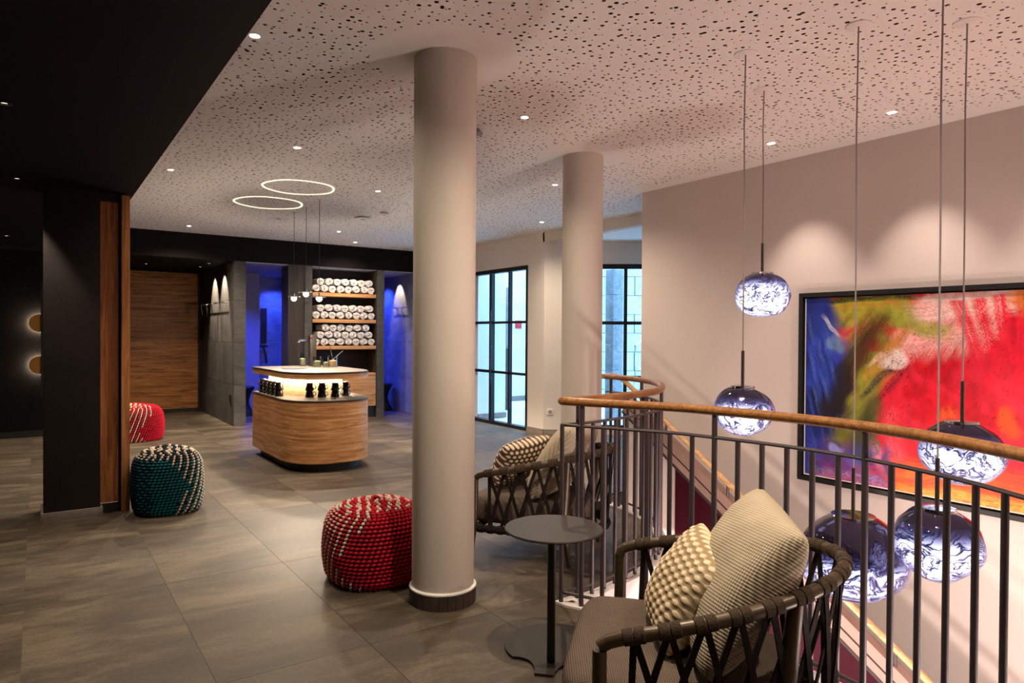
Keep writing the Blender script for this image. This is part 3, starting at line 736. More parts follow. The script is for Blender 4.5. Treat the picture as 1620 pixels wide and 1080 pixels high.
# glasses, jars and tray at the tap
def jar(x, y, r, h, label, fill):
    j = thing('glass_jar', label, 'jar', (x, y, 1.081))
    MB().lathe([(r * 0.9, 0), (r, 0.01), (r, h), (r - 0.005, h), (r - 0.005, 0.012), (0, 0.012)], n=24).obj('glass', 'jar_glass', j)
    MB().lathe([(r * 0.86, 0.013), (r * 0.86, h * 0.55), (0, h * 0.62)], n=20).obj('contents', fill, j)
    return j
M['mint'] = flat('dried leaves', rgb(150, 150, 120), 0.9, nscale=60, namp=0.4); M['sugar'] = flat('brown sugar', rgb(205, 160, 120), 0.9, nscale=80, namp=0.2)
jar(2.87, 8.38, 0.055, 0.13, 'glass jar of pale dried herbs beside the counter tap', 'mint'); j3 = jar(3.06, 8.34, 0.062, 0.14, 'glass jar of brown sugar with small tongs', 'sugar')
MB().rod((0.0, 0, 0.09), (0.13, 0.0, 0.20), 0.005).obj('spoon', 'chrome', j3); MB().rod((0, 0.01, 0.09), (-0.03, 0.02, 0.25), 0.005).obj('tongs', 'chrome', j3)
jar(2.945, 8.275, 0.04, 0.11, 'small glass jar between the herb jar and the sugar jar', 'mint')
jar(2.79, 8.70, 0.045, 0.17, 'slim glass jar standing just behind the counter tap', 'mint')
# mugs
def mug_parts(parent=None):
    b = MB().lathe([(0.032, 0.0), (0.036, 0.004), (0.048, 0.098), (0.046, 0.10), (0.043, 0.096), (0.031, 0.01), (0.0, 0.01)], n=28)
    h = MB().tube([(0.043, 0, 0.075), (0.062, 0, 0.078), (0.074, 0, 0.055), (0.064, 0, 0.03), (0.039, 0, 0.03)], 0.0055, 8)
    return b.mesh('mug', 'mug', 40), h.mesh('handle', 'mug', 60)
MUGB, MUGH = mug_parts()
def mug(x, y, z, rz, label, group, flip):
    o = bpy.data.objects.new('mug', None); COL.objects.link(o); o.location = (x, y, z + (0.10 if flip else 0)); o.rotation_euler = (PI if flip else 0, 0, rz)
    tag(o, label, 'mug', group); o.scale = (1.02, 1.02, 0.86); o.location.z = z + (0.086 if flip else 0)
    for nm, me in (('body', MUGB), ('handle', MUGH)):
        c = bpy.data.objects.new(nm, me); COL.objects.link(c); c.parent = o
SN = ['leftmost', 'second', 'third', 'rightmost']
for k, (x, y) in enumerate(((2.54, 7.66), (2.66, 7.60), (2.80, 7.56), (2.96, 7.66))):
    for lv in (0, 1):
        mug(x, y, 0.775 + lv * 0.076, -0.75 - 0.1 * k, '%s black mug of the %s stack on the front of the lit counter' % (('lower', 'upper')[lv], SN[k] + (' front' if k in (1, 2) else '')), 'stacked black mugs on the counter ledge', True)
for k in range(5):
    yy = 8.62 - k * 0.165
    for lv in (0, 1):
        mug(2.285, yy, 0.775 + lv * 0.076, PI + 0.4, '%s black mug, %s from the back in the left side row of the lit counter' % (('lower', 'upper')[lv], ORD[k]), 'stacked black mugs along the left side of the counter', True)

# small pendants above the counter
PN = ['back', 'middle', 'front']
for (x, y, z), nm in zip(((2.68, 8.703, 1.957), (2.665, 8.185, 1.989), (2.663, 7.708, 1.915)), PN):
    p = thing('counter_pendant', 'small warm glass pendant over the counter, the %s one of three' % nm, 'pendant lamp', (x, y, z), 0, 'small pendants above the counter')
    MB().lathe([(0.0, 0.045), (0.012, 0.045), (0.012, 0.02), (0.075, 0.012), (0.085, 0.004), (0.08, 0.0), (0.0, 0.003)], n=28).obj('shade', 'chrome', p)
    MB().lathe([(0.0, -0.05), (0.02, -0.045), (0.035, -0.02), (0.03, 0.0)], n=20).obj('bulb', 'lamp_glass', p)
    MB().rod((0, 0, 0.045), (0, 0, CZ - z), 0.003, 6).obj('cable', 'black', p)
    MB().lathe([(0.03, CZ - z - 0.012), (0.03, CZ - z)], n=20).obj('canopy', 'white_plastic', p)
    light('SPOT', 'bulb_light', (x, y, z - 0.06), P_PEND, WARM, 0.015, math.radians(140), 0.2, (x, y, 0), p)
    light('POINT', 'bulb_glow', (x, y, z - 0.075), P_PEND * 0.25, WARM, 0.03, parent=p)
# glowing mesh rings stand in for light the pendants throw on the ceiling
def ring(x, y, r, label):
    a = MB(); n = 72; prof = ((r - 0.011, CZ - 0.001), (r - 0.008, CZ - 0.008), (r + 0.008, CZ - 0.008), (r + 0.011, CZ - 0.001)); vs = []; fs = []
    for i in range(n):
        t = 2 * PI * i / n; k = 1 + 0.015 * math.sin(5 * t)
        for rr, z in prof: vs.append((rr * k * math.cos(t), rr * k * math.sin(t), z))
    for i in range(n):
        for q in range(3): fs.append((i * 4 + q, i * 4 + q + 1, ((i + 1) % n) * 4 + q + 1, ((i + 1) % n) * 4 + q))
    o = a.add(vs, fs).obj('cast_light_ring', 'cast_ring_glow'); o.location = (x, y, 0)
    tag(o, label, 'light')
ring(2.27, 7.21, 0.36, 'glowing mesh ring for pendant light thrown on the perforated ceiling, nearer and right one'); ring(2.25, 8.28, 0.38, 'glowing mesh ring for pendant light thrown on the perforated ceiling, farther and left one')

# ------------------------------------------------------------------ ceiling fittings
def downlight(x, y, z, label, power, lens='lens', r=0.030, color=WARM, target=None, size=math.radians(148), blend=1.0, radius=0.022, group='recessed downlights'):
    d = thing('downlight', label, 'ceiling light', (x, y, z), 0, group)
    MB().lathe([(r, 0.004), (r + 0.012, 0.0), (r + 0.012, -0.004), (r - 0.004, -0.004), (r - 0.004, 0.004)], n=28).obj('rim', 'white_plastic' if z > 2.9 else 'black_metal', d)
    MB().lathe([(r - 0.004, -0.003), (r - 0.006, -0.0045), (0, -0.0045)], n=24).obj('lens', lens, d)
    if power > 0:
        light('SPOT', 'spot_light', (x, y, z - 0.012), power, color, radius, size, blend, target or (x, y, 0), d)
    if lens == 'lens_dim':
        for k in (-1, 0, 1): MB().box((-r, k * r * 0.5 - 0.002, -0.008), (r, k * r * 0.5 + 0.002, -0.0046)).obj('louvre', 'black_metal', d, smooth=None)
    return d
for ((x, y), lab), k in zip(DOWN, (0.26, 0.42, 0.6, 0.5, 0.75, 0.8, 2.0, 0.9, 0.8, 0.75, 1.05, 0.65, 0.12)): downlight(x, y, CZ, lab, P_DOWN * k)
for (y, lab) in ((3.298, 'rectangular wall washer spot above the left part of the painting'), (2.363, 'rectangular wall washer spot above the right part of the painting'), (1.42, 'rectangular wall washer spot above the painting end, out of frame')):
    d = thing('wall_washer', lab, 'ceiling light', (4.803, y, CZ))
    MB().box((-0.022, -0.032, -0.004), (0.022, 0.032, 0.002), 0.002).obj('frame', 'white_plastic', d)
    MB().box((-0.016, -0.026, -0.007), (0.016, 0.026, -0.003)).obj('lens', 'lens', d, smooth=None)
    light('SPOT', 'wash_light', (4.803, y, CZ - 0.02), P_WASH, (1.0, 0.83, 0.70), 0.03, math.radians(62), 0.8, (5.42, y, 1.05), d)
SOF = [((-0.134, 4.296), 'louvred dark ceiling spot nearest the viewer at upper left', 60), ((-0.122, 6.344), 'small dark ceiling spot beside the dark pillar', 45), ((-1.2, 8.6), 'dark ceiling spot over the left hall, out of frame', 40), ((-0.3, 10.2), 'dark ceiling spot near the black wall', 30),
       ((2.335, 12.9), 'farther soffit spot grazing the slate partition', P_SOFF), ((2.335, 12.15), 'nearer soffit spot grazing the slate partition', P_SOFF),
       ((5.58, 12.2), 'soffit spot grazing the right shower wall', P_SOFF), ((1.5, 12.9), 'soffit spot added to brighten the knotty oak door', 24)]  # the oak door spot is an added lamp that brightens the wood
for (x, y), lab, pw in SOF:
    tgt = None; sz = math.radians(70)
    if pw == P_SOFF: sz = math.radians(60); tgt = (x + 0.25, y, SZ - 0.52)
    downlight(x, y, SZ, lab, pw, 'lens_dim', 0.022, WARM, tgt, sz, 0.5, 0.02, 'spots in the dark soffit')
for (x, y, lab) in ((3.05, 12.5, 'front blue shower spot near the slate partition'), (3.95, 13.8, 'rear blue shower spot at the back wall'), (5.5, 12.75, 'blue shower spot in the right shower'), (4.7, 12.9, 'blue shower spot behind the towel shelf, hidden')):
    downlight(x, y, SZ, lab, P_BLUE, 'blue_lens', 0.032, (0.03, 0.07, 1.0), None, math.radians(120), 0.8, 0.05, 'blue shower spots')
for (x, y, lab, r) in ((3.53, 8.53, 'larger white round ceiling vent behind the counter pendants', 0.11), (3.62, 8.05, 'smaller white round ceiling detector beside the vent', 0.06), (2.66, 9.32, 'flat round ceiling loudspeaker behind the rings of cast light', 0.12), (2.70, 4.40, 'grey round ceiling detector just behind the front column', 0.07)):
    v = thing('ceiling_vent', lab, 'ceiling fitting', (x, y, CZ))
    dz = -0.035 if r < 0.115 else -0.006
    MB().lathe([(r * 0.6, dz), (r, dz + 0.004), (r, dz + 0.012), (r * 0.55, 0)], n=32).obj('disc', 'white_plastic' if 'grey' not in lab else 'grey_plastic', v)
    MB().lathe([(r * 0.2, dz - 0.004), (r * 0.3, dz)], n=24).obj('hub', 'grey_plastic', v)
o = thing('wall_socket', 'white wall socket low on the plaster beside the rear column', 'socket', (6.27 + wd.x * 0.10 - wn.x * 0.006, 8.16 + wd.y * 0.10 - wn.y * 0.006, 0.34), math.atan2(wd.y, wd.x))
MB().box((-0.045, -0.008, -0.045), (0.045, 0.006, 0.045), 0.004).obj('plate', 'white_plastic', o); q = MB().lathe([(0.0, 0.0), (0.024, 0.0), (0.028, 0.004), (0.028, 0.006)], n=24).obj('outlet_well', 'grey_plastic', o, (0, -0.006, 0)); q.rotation_euler = (PI / 2, 0, 0)

# ------------------------------------------------------------------ painting
PY0, PY1, PZ0, PZ1 = 3.37, 0.90, 0.285, 1.865
pt = thing('abstract_painting', 'large abstract painting of red, green and blue strokes in a black frame', 'painting', (5.37, (PY0 + PY1) / 2, PZ0))
yc = (PY0 + PY1) / 2; HH = PZ1 - PZ0; fw = 0.035
MB().box((-0.05, PY1 - yc, 0), (0, PY0 - yc, fw)).obj('frame_bar', 'black', pt, smooth=None); MB().box((-0.05, PY1 - yc, HH - fw), (0, PY0 - yc, HH)).obj('frame_bar', 'black', pt, smooth=None)
MB().box((-0.05, PY1 - yc, fw), (0, PY1 - yc + fw, HH - fw)).obj('frame_bar', 'black', pt, smooth=None); MB().box((-0.05, PY0 - yc - fw, fw), (0, PY0 - yc, HH - fw)).obj('frame_bar', 'black', pt, smooth=None)
MB().box((-0.012, PY1 - yc + fw, fw), (0, PY0 - yc - fw, HH - fw)).obj('backing', 'black', pt, smooth=None)
def paint_canvas():
    rng = np.random.default_rng(11)
    W_, H_ = 400, 250
    # s: 0 left .. about 1 at the photo's right edge, t: 0 top .. 1 bottom
    SW = (PY0 - PY1) / 1.60
    s, t = np.meshgrid(np.linspace(0, SW, W_), np.linspace(0, 1, H_))
    def vn(fx, fy, seed):
        r = np.random.default_rng(seed); gx, gy = int(fx * SW) + 3, int(fy) + 3; g = r.random((gy, gx))
        X = s * fx; Y = t * fy; i = X.astype(int); j = Y.astype(int); a = X - i; b = Y - j; a = a * a * (3 - 2 * a); b = b * b * (3 - 2 * b)
        return (g[j, i] * (1 - a) + g[j, i + 1] * a) * (1 - b) + (g[j + 1, i] * (1 - a) + g[j + 1, i + 1] * a) * b
    def fbm(fx, fy, seed): return (vn(fx, fy, seed) * 0.5 + vn(fx * 2, fy * 2, seed + 1) * 0.3 + vn(fx * 4, fy * 4, seed + 2) * 0.2)
    L = np.vectorize(lin)
    def C(*c): return np.array([lin(k) for k in c])
    wx = (fbm(5, 5, 1) - 0.5) * 0.16; wy = (fbm(5, 5, 21) - 0.5) * 0.16
    img = np.ones((H_, W_, 3)) * C(204, 16, 40)
    def over(m, c, var=0.0, seed=0):
        m = np.clip(m, 0, 1)[..., None]
        col = np.ones_like(img) * C(*c)
        if var: col = col * (1 + var * (fbm(18, 9, 100 + seed) - 0.5)[..., None] * 2)
        nonlocal_img[0] = nonlocal_img[0] * (1 - m) + col * m
    nonlocal_img = [img]
    def sm(x, a, b): u = np.clip((x - a) / (b - a), 0, 1); return u * u * (3 - 2 * u)
    def blob(cx, cy, rx, ry, rot=0, soft=0.35):
        X = s + wx - cx; Y = (t + wy - cy) * 1.0; c, d = math.cos(rot), math.sin(rot); u = (X * c + Y * d) / rx; v = (-X * d + Y * c) / ry
        return 1 - sm(np.hypot(u, v), 1 - soft, 1 + soft)
    def stroke(x0, y0, x1, y1, w, soft=0.5, streak=0.8, seed=0, k=0.5):
        X = s + wx * k; Y = t + wy * k; dx, dy = x1 - x0, y1 - y0; Ln = math.hypot(dx, dy); ux, uy = dx / Ln, dy / Ln
        al = (X - x0) * ux + (Y - y0) * uy; ac = -(X - x0) * uy + (Y - y0) * ux
        m = (1 - sm(np.abs(ac) / w, 1 - soft, 1 + soft * 0.4)) * sm(al, -0.04, 0.04) * (1 - sm(al, Ln - 0.06, Ln + 0.05))
        r = np.random.default_rng(seed); g = r.random(400); q = np.clip(((ac / w + 1.5) * 28 + 100).astype(int), 0, 399)
        g2 = r.random((400, 40)); st = 0.6 * g[q] + 0.4 * g2[q, np.clip((al * 14 + 4).astype(int), 0, 39)]
        return m * np.clip(1 - streak + streak * sm(st, 0.15, 0.75), 0, 1)
    over(blob(0.9, 0.55, 0.55, 0.5), (206, 12, 34), 0.5, 3)
    over((1 - sm(fbm(6, 5, 40), 0.35, 0.6)) * 0.45, (236, 52, 76))
    # pale pink and white scumble at the upper middle
    for q in range(7): over(stroke(0.66 + 0.05 * q, 0.0, 0.40 + 0.075 * q, 0.34 - 0.01 * q, 0.035, 0.7, 0.9, 50 + q, 0.2) * 0.7, (246, 206, 194))
    over(stroke(0.50, 0.24, 0.92, 0.20, 0.05, 0.6, 1.0, 61) * 0.75, (244, 190, 184)); over(stroke(0.52, 0.10, 1.5, 0.04, 0.06, 0.6, 0.9, 62) * 0.8, (240, 215, 205))
    for q in range(4): over(stroke(0.74 + 0.09 * q, 0.0, 0.86 + 0.05 * q, 0.36, 0.035, 0.6, 0.6, 70 + q, 0.2), (222, 24, 52))
    for q in range(26): over(stroke(0.42 + 0.035 * (q * 7 % 23), 0.30 + 0.022 * (q * 5 % 17), 0.52 + 0.035 * (q * 7 % 23), 0.42 + 0.022 * (q * 5 % 17), 0.02, 0.7, 0.9, 200 + q, 0.3) * 0.35, ((160, 6, 26), (250, 60, 84), (196, 10, 30))[q % 3])
    for q in range(22): over(stroke(0.01 + 0.008 * q, 0.15 + 0.03 * (q * 7 % 19), 0.05 + 0.007 * q, 0.42 + 0.03 * (q * 7 % 19), 0.014, 0.7, 0.9, 240 + q, 0.3) * 0.0, (20, 26, 70))
    # green top band
    over(stroke(0.0, 0.085, 0.58, 0.08, 0.09, 0.4, 0.4, 5), (150, 158, 44), 0.3, 5); over(stroke(0.42, 0.10, 0.72, 0.20, 0.05, 0.5, 0.6, 7), (158, 164, 60))
    over(stroke(0.0, 0.015, 0.60, 0.005, 0.022, 0.4, 0.6, 8), (52, 60, 34)); over(stroke(0.6, 0.02, 1.6, 0.01, 0.02, 0.5, 0.6, 9), (210, 190, 180))
    # olive and brown middle
    over(blob(0.26, 0.52, 0.13, 0.36, 0.25), (112, 108, 40), 0.6, 6); over(blob(0.33, 0.42, 0.10, 0.24, 0.6), (142, 140, 46), 0.5, 8)
    over(blob(0.35, 0.72, 0.07, 0.24, 0.1), (86, 84, 44), 0.6, 9)
    # blue left
    over(1 - sm(s + wx * 1.1 - 0.05 * np.sin(t * 5), 0.12, 0.22), (30, 44, 128), 0.7, 10); over(blob(0.10, 0.42, 0.10, 0.34, 0.1) * 0.8, (44, 66, 172), 0.8, 12)
    over(blob(0.12, 0.62, 0.12, 0.14) * 0.85, (22, 26, 60), 0.4, 13); over(stroke(0.02, 0.10, 0.24, 0.30, 0.05, 0.6, 0.8, 14) * 0.8, (40, 58, 150))
    over(blob(0.18, 0.25, 0.05, 0.06) * 0.7, (120, 150, 180)); over(stroke(0.12, 0.12, 0.2, 0.20, 0.012, 0.5, 0.7, 15), (226, 226, 220))
    for q in range(34): over(stroke(0.015 + 0.0045 * (q * 11 % 34), 0.10 + 0.022 * (q * 7 % 31), 0.05 + 0.0045 * (q * 11 % 34), 0.26 + 0.022 * (q * 7 % 31), 0.012, 0.7, 0.9, 240 + q, 0.35) * 0.55, ((14, 18, 58), (64, 92, 200), (30, 40, 120), (90, 120, 190))[q % 4])
    for q in range(30): over(stroke(0.20 + 0.006 * (q * 11 % 30), 0.16 + 0.022 * (q * 7 % 29), 0.28 + 0.006 * (q * 11 % 30), 0.08 + 0.022 * (q * 7 % 29), 0.014, 0.7, 0.9, 300 + q, 0.3) * 0.6, ((60, 62, 28), (168, 160, 60), (90, 84, 36), (140, 90, 40))[q % 4])
    # dark brown diagonals
    over(stroke(0.17, 0.60, 0.42, 0.10, 0.05, 0.7, 0.7, 16), (70, 42, 24), 0.4, 16); over(stroke(0.30, 0.36, 0.46, 0.12, 0.04, 0.7, 0.8, 17), (104, 56, 26)); over(stroke(0.33, 0.27, 0.42, 0.29, 0.035, 0.6, 0.6, 18), (150, 24, 34))
    over(stroke(0.27, 0.24, 0.37, 0.08, 0.03, 0.7, 0.8, 19), (110, 66, 30))
    over(stroke(0.12, 0.66, 0.34, 0.20, 0.055, 0.8, 0.6, 401) * 0.9, (46, 30, 24), 0.4, 41); over(stroke(0.22, 0.50, 0.44, 0.10, 0.03, 0.8, 0.8, 402) * 0.85, (84, 46, 24)); over(blob(0.17, 0.50, 0.045, 0.20, 0.45) * 0.75, (34, 28, 32)); over(blob(0.22, 0.86, 0.16, 0.10) * 0.6, (48, 44, 92)); over(stroke(0.20, 0.72, 0.34, 0.52, 0.05, 0.8, 0.8, 403) * 0.7, (128, 126, 48))
    # orange
    over(stroke(0.34, 0.44, 0.55, 0.16, 0.032, 0.6, 0.7, 20), (196, 122, 48)); over(stroke(0.40, 0.42, 0.50, 0.28, 0.03, 0.6, 0.8, 22), (222, 130, 60)); over(stroke(0.36, 0.36, 0.44, 0.30, 0.015, 0.6, 0.8, 23), (230, 190, 170))
    over(stroke(0.24, 0.60, 0.46, 0.36, 0.06, 0.7, 0.8, 24) * 0.8, (150, 148, 52))
    # navy slash and whites with black flecks
    over(stroke(0.30, 0.54, 0.50, 0.36, 0.022, 0.7, 0.7, 25), (38, 34, 56)); over(blob(0.49, 0.33, 0.07, 0.05, -0.5) * 0.9, (236, 214, 208), 0.2, 26)
    over(stroke(0.40, 0.56, 0.54, 0.36, 0.02, 0.6, 0.9, 27), (120, 26, 40))
    # bottom: lavender left, orange right
    over(stroke(0.0, 0.90, 0.46, 0.93, 0.13, 0.6, 0.6, 28) * 0.85, (64, 66, 148), 0.7, 28); over(stroke(0.06, 0.97, 0.44, 0.98, 0.03, 0.5, 1.0, 29) * 0.35, (190, 184, 210)); over(blob(0.20, 0.80, 0.05, 0.02) * 0.8, (150, 150, 220))
    over(stroke(0.38, 0.78, 0.44, 0.96, 0.03, 0.7, 0.9, 31) * 0.8, (196, 120, 130)); over(blob(0.46, 0.86, 0.03, 0.09) * 0.8, (56, 54, 110))
    over(stroke(0.48, 0.92, 1.6, 0.90, 0.10, 0.6, 0.6, 32), (226, 104, 30), 0.4, 32); over(stroke(0.5, 0.99, 1.6, 0.98, 0.05, 0.5, 0.8, 33), (232, 176, 70))
    over(stroke(0.72, 0.56, 0.90, 0.88, 0.045, 0.6, 0.8, 34), (214, 92, 32)); over(blob(0.99, 0.58, 0.06, 0.07) * 0.9, (214, 82, 30)); over(blob(1.02, 0.07, 0.07, 0.08) * 0.9, (204, 110, 40))
    over(stroke(0.46, 0.60, 0.50, 0.85, 0.05, 0.8, 0.9, 35) * 0.5, (245, 110, 120))
    im = nonlocal_img[0]
    # splatter
    aspect = SW / 1.0
    for k in range(420):
        if k < 90: cx, cy = rng.normal(0.475, 0.045), rng.normal(0.35, 0.035)
        else: cx, cy = rng.uniform(0.45, SW), rng.uniform(0.08, 0.7)
        ix, iy = int(cx / SW * W_), int(cy * H_)
        rr = int(rng.choice([0, 0, 1, 2]))
        for q in range(rr + 1):
            if 0 <= iy - q < H_ and 0 <= ix + q < W_: im[iy - q, ix + q] *= rng.uniform(0.06, 0.5)
    im *= 0.84 * (0.74 + 0.52 * fbm(40, 26, 77))[..., None]
    # thin pale edge of the canvas
    im[:, :2] = C(200, 196, 190); im[-2:, :] = C(214, 200, 186)
    return np.clip(im, 0, 1), W_, H_
im, W_, H_ = paint_canvas()
ys = np.linspace(PY0 - fw - 0.012 - yc, PY1 + fw + 0.012 - yc, W_); zs = np.linspace(HH - fw - 0.012, fw + 0.012, H_)
lum = im.mean(axis=2)
vx = -0.026 - 0.0016 * (lum - lum.min()) / (np.ptp(lum) + 1e-6)
V = np.stack([vx, np.broadcast_to(ys[None, :], (H_, W_)), np.broadcast_to(zs[:, None], (H_, W_))], -1).reshape(-1, 3)
idx = np.arange(H_ * W_).reshape(H_, W_)
Q = np.stack([idx[:-1, :-1], idx[1:, :-1], idx[1:, 1:], idx[:-1, 1:]], -1).reshape(-1, 4)
me = bpy.data.meshes.new('canvas'); me.from_pydata(V.tolist(), [], Q.tolist())
ca = me.color_attributes.new('Col', 'FLOAT_COLOR', 'POINT'); ca.data.foreach_set('color', np.concatenate([im.reshape(-1, 3), np.ones((H_ * W_, 1))], 1).ravel().astype(np.float32))
me.materials.append(M['paint']); me.polygons.foreach_set('use_smooth', [True] * len(me.polygons)); me.update()
o = bpy.data.objects.new('canvas', me); COL.objects.link(o); o.parent = pt

# ------------------------------------------------------------------ molten glass pendants
PL = {'A': 'highest swirling glass globe pendant, left of the painting top', 'B': 'swirling glass globe pendant half behind the oak handrail, left of the painting', 'C': 'swirling glass globe pendant before the red part of the painting',
      'D': 'swirling glass globe pendant below the painting, right of the largest globe', 'E': 'largest and lowest swirling glass globe pendant behind the near armchair'}
for k, ((x, y), z, r, key) in enumerate(PENDANTS):
    p = thing('glass_globe_pendant', PL[key], 'pendant lamp', (x, y, z), 0, 'swirling glass globe pendants in the stairwell')
    n, m = 48, 30; vs = []; fs = []
    for j in range(m + 1):
        th = PI * j / m
        for i in range(n):
            a = 2 * PI * i / n; d = Vector((math.sin(th) * math.cos(a), math.sin(th) * math.sin(a), math.cos(th)))
            q = 1 + 0.085 * (mnoise.noise(d * 1.1 + Vector((k * 3.1, 1.7, k))) ) + 0.03 * mnoise.noise(d * 2.6 + Vector((k, k, 5)))
            vs.append((d.x * r * q, d.y * r * q, max(-1, min(0.93, d.z)) * r * q * 0.87))
    for j in range(m):
        for i in range(n): fs.append((j * n + i, (j + 1) * n + i, (j + 1) * n + (i + 1) % n, j * n + (i + 1) % n))
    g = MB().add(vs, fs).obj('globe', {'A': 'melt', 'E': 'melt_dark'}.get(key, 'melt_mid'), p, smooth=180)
    top = r * 0.80
    MB().lathe([(r * 0.42, top - 0.004), (r * 0.40, top + 0.008), (0.012, top + 0.014)], n=32).obj('cap', 'chrome', p)
    rl = {'A': 0.19, 'B': 0.20, 'C': 0.20, 'D': 0.22, 'E': 0.24}[key]
    MB().rod((0, 0, top), (0, 0, top + rl), 0.009).obj('stem', 'steel', p)
    MB().tube([(0, 0, top + rl), (0.004, 0.002, (CZ - z) * 0.6), (-0.003, 0.003, (CZ - z) * 0.8), (0, 0, CZ - z)], 0.0042, 6).obj('cable', 'grey_plastic', p)
    MB().lathe([(0.062, CZ - z), (0.062, CZ - z - 0.004), (0.056, CZ - z - 0.008), (0.0, CZ - z - 0.008)][::-1], n=32).obj('canopy', 'ceiling_white', p)

# ------------------------------------------------------------------ railing around the stairwell
ra = thing('stair_railing', 'curved steel balustrade with oak handrail around the stairwell', 'railing', (2.4, 2.95, 0))
RO = Vector((2.4, 2.95, 0))
ZB, ZH = 1.0, 1.132
full = [p.copy() for p in reversed(fc)] + [p.copy() for p in bc[1:]]
def at_z(pts, z): return [Vector((p.x, p.y, z)) - RO for p in pts]
# handrail: rounded hairpin at the tip
hp = at_z(full, ZH); MB().tube(hp, 0.026, 14, rz=0.023).obj('handrail', 'oak_rail', ra)
MB().tube(at_z(full, ZB), 0.012, 8, rz=0.009).obj('upper_bar', 'rail_steel', ra)
MB().tube(at_z(full, 0.065), 0.010, 8, rz=0.009).obj('lower_bar', 'rail_steel', ra)
bal = MB().rod((0, 0, -0.04), (0, 0, ZB), 0.0125, 10).mesh('baluster', 'rail_steel', 40); post = MB().rod((0, 0, -0.04), (0, 0, ZH - 0.015), 0.0135, 10).mesh('post', 'rail_steel', 40)
tipi = Vector((2.40, 2.95, 0))
fr = resample(fc, 0.121); bk = resample(bc, 0.112)
for i, p in enumerate(fr):
    big = (i % 6 == 1)
    o = bpy.data.objects.new('post' if big else 'baluster', post if big else bal); COL.objects.link(o); o.parent = ra; o.location = p - RO
for i, p in enumerate(bk[1:], 1):
    big = (i % 6 == 1) or i == len(bk) - 1
    o = bpy.data.objects.new('post' if big else 'baluster', post if big else bal); COL.objects.link(o); o.parent = ra; o.location = p - RO
# white curb along the well edge
def band(pts, off0, off1, z0, z1):
    b = MB(); L = []; Rr = []
    for i, p in enumerate(pts):
        d = (pts[min(i + 1, len(pts) - 1)] - pts[max(i - 1, 0)]).normalized(); nrm = Vector((-d.y, d.x, 0))
        L.append(p + nrm * off0); Rr.append(p + nrm * off1)
    n = len(pts); vs = [(q.x, q.y, z0) for q in L] + [(q.x, q.y, z0) for q in Rr] + [(q.x, q.y, z1) for q in L] + [(q.x, q.y, z1) for q in Rr]; fs = []
    for i in range(n - 1):
        fs += [(i, i + 1, n + i + 1, n + i), (2 * n + i, 3 * n + i, 3 * n + i + 1, 2 * n + i + 1), (i, 2 * n + i, 2 * n + i + 1, i + 1), (n + i, n + i + 1, 3 * n + i + 1, 3 * n + i)]
    fs += [(0, n, 3 * n, 2 * n), (n - 1, 3 * n - 1, 4 * n - 1, 2 * n - 1)]
    return b.add(vs, fs)
struct(band(full, -0.045, 0.035, -0.34, 0.012).obj('trim_3', 'curb', smooth=None), 'white curb along the stairwell edge')

# ------------------------------------------------------------------ staircase along the right wall
stc = thing('staircase', 'staircase descending along the pale wall with burgundy parapet and oak rail', 'staircase', (4.45, 4.6, 0))
SO = Vector((4.45, 4.6, 0)); SL = 0.636      # slope
def zline(y, z_at, y_at=4.195): return z_at + (y - y_at) * SL     # height of a sloping line through (y_at,z_at)
def slab(name, mat, x0, x1, y0, y1, ztop, zbot, vertical_bottom=None):
    a = []; 
    for x in (x0, x1):
        for y in (y0, y1):
            for f in (zbot, ztop): a.append((x - SO.x, y - SO.y, zline(y, f) if not callable(f) else f(y)))
    # order: x0y0b x0y0t x0y1b x0y1t x1...
    return MB().add(a, [(0, 1, 3, 2), (4, 6, 7, 5), (0, 4, 5, 1), (2, 3, 7, 6), (1, 5, 7, 3), (0, 2, 6, 4)]).obj(name, mat, stc, smooth=None)
YS0, YS1 = -0.4, 4.62
slab('parapet_cap', 'stringer', 4.475, 4.56, YS0, YS1, 0.70, 0.615); slab('parapet_seam', 'seam', 4.485, 4.56, YS0, YS1, 0.615, 0.595)
slab('parapet_band', 'stringer', 4.478, 4.56, YS0, YS1, 0.595, 0.53); slab('parapet_edge', 'seam', 4.472, 4.56, YS0, YS1, 0.53, 0.505)
slab('parapet_wall', 'plaster_stair', 4.50, 4.56, 3.98, YS1, 0.505, lambda y: -3.1)
slab('burgundy_panel', 'burgundy', 4.485, 4.56, YS0, 3.98, 0.505, -0.75)
slab('parapet_foot', 'stringer', 4.485, 4.56, YS0, 3.98, -0.75, -0.85)
hr_pts = [Vector((4.18, 4.56, 1.13)), Vector((4.3, 4.62, 1.13)), Vector((4.42, 4.60, 1.11))] + [Vector((4.5, y, 1.046 + (y - 4.571) * SL)) for y in (4.5, 4.2, 3.3, 2.0, 0.0)]
MB().tube([p - SO for p in curve_pts(hr_pts, 5)], 0.022, 12).obj('handrail', 'oak_light', stc)
for y in (4.1, 3.45, 2.8, 2.15, 1.5): MB().rod((4.5 - SO.x, y - SO.y, zline(y, 0.69)), (4.5 - SO.x, y - SO.y, 1.046 + (y - 4.571) * SL), 0.011).obj('bracket', 'rail_steel', stc)
st = MB()
for k in range(18):
    y1 = 4.75 - k * 0.28; z = -0.178 * (k + 1)
    if z < -3.05: break
    MB().box((4.56 - SO.x, y1 - 0.28 - SO.y, z - 0.18), (5.37 - SO.x, y1 - SO.y, z)).obj('step', 'burgundy', stc, smooth=None)
sbox('floor_stair_landing', (4.16, 4.74, -0.3), (5.4, 5.3, -0.015), 'grout')

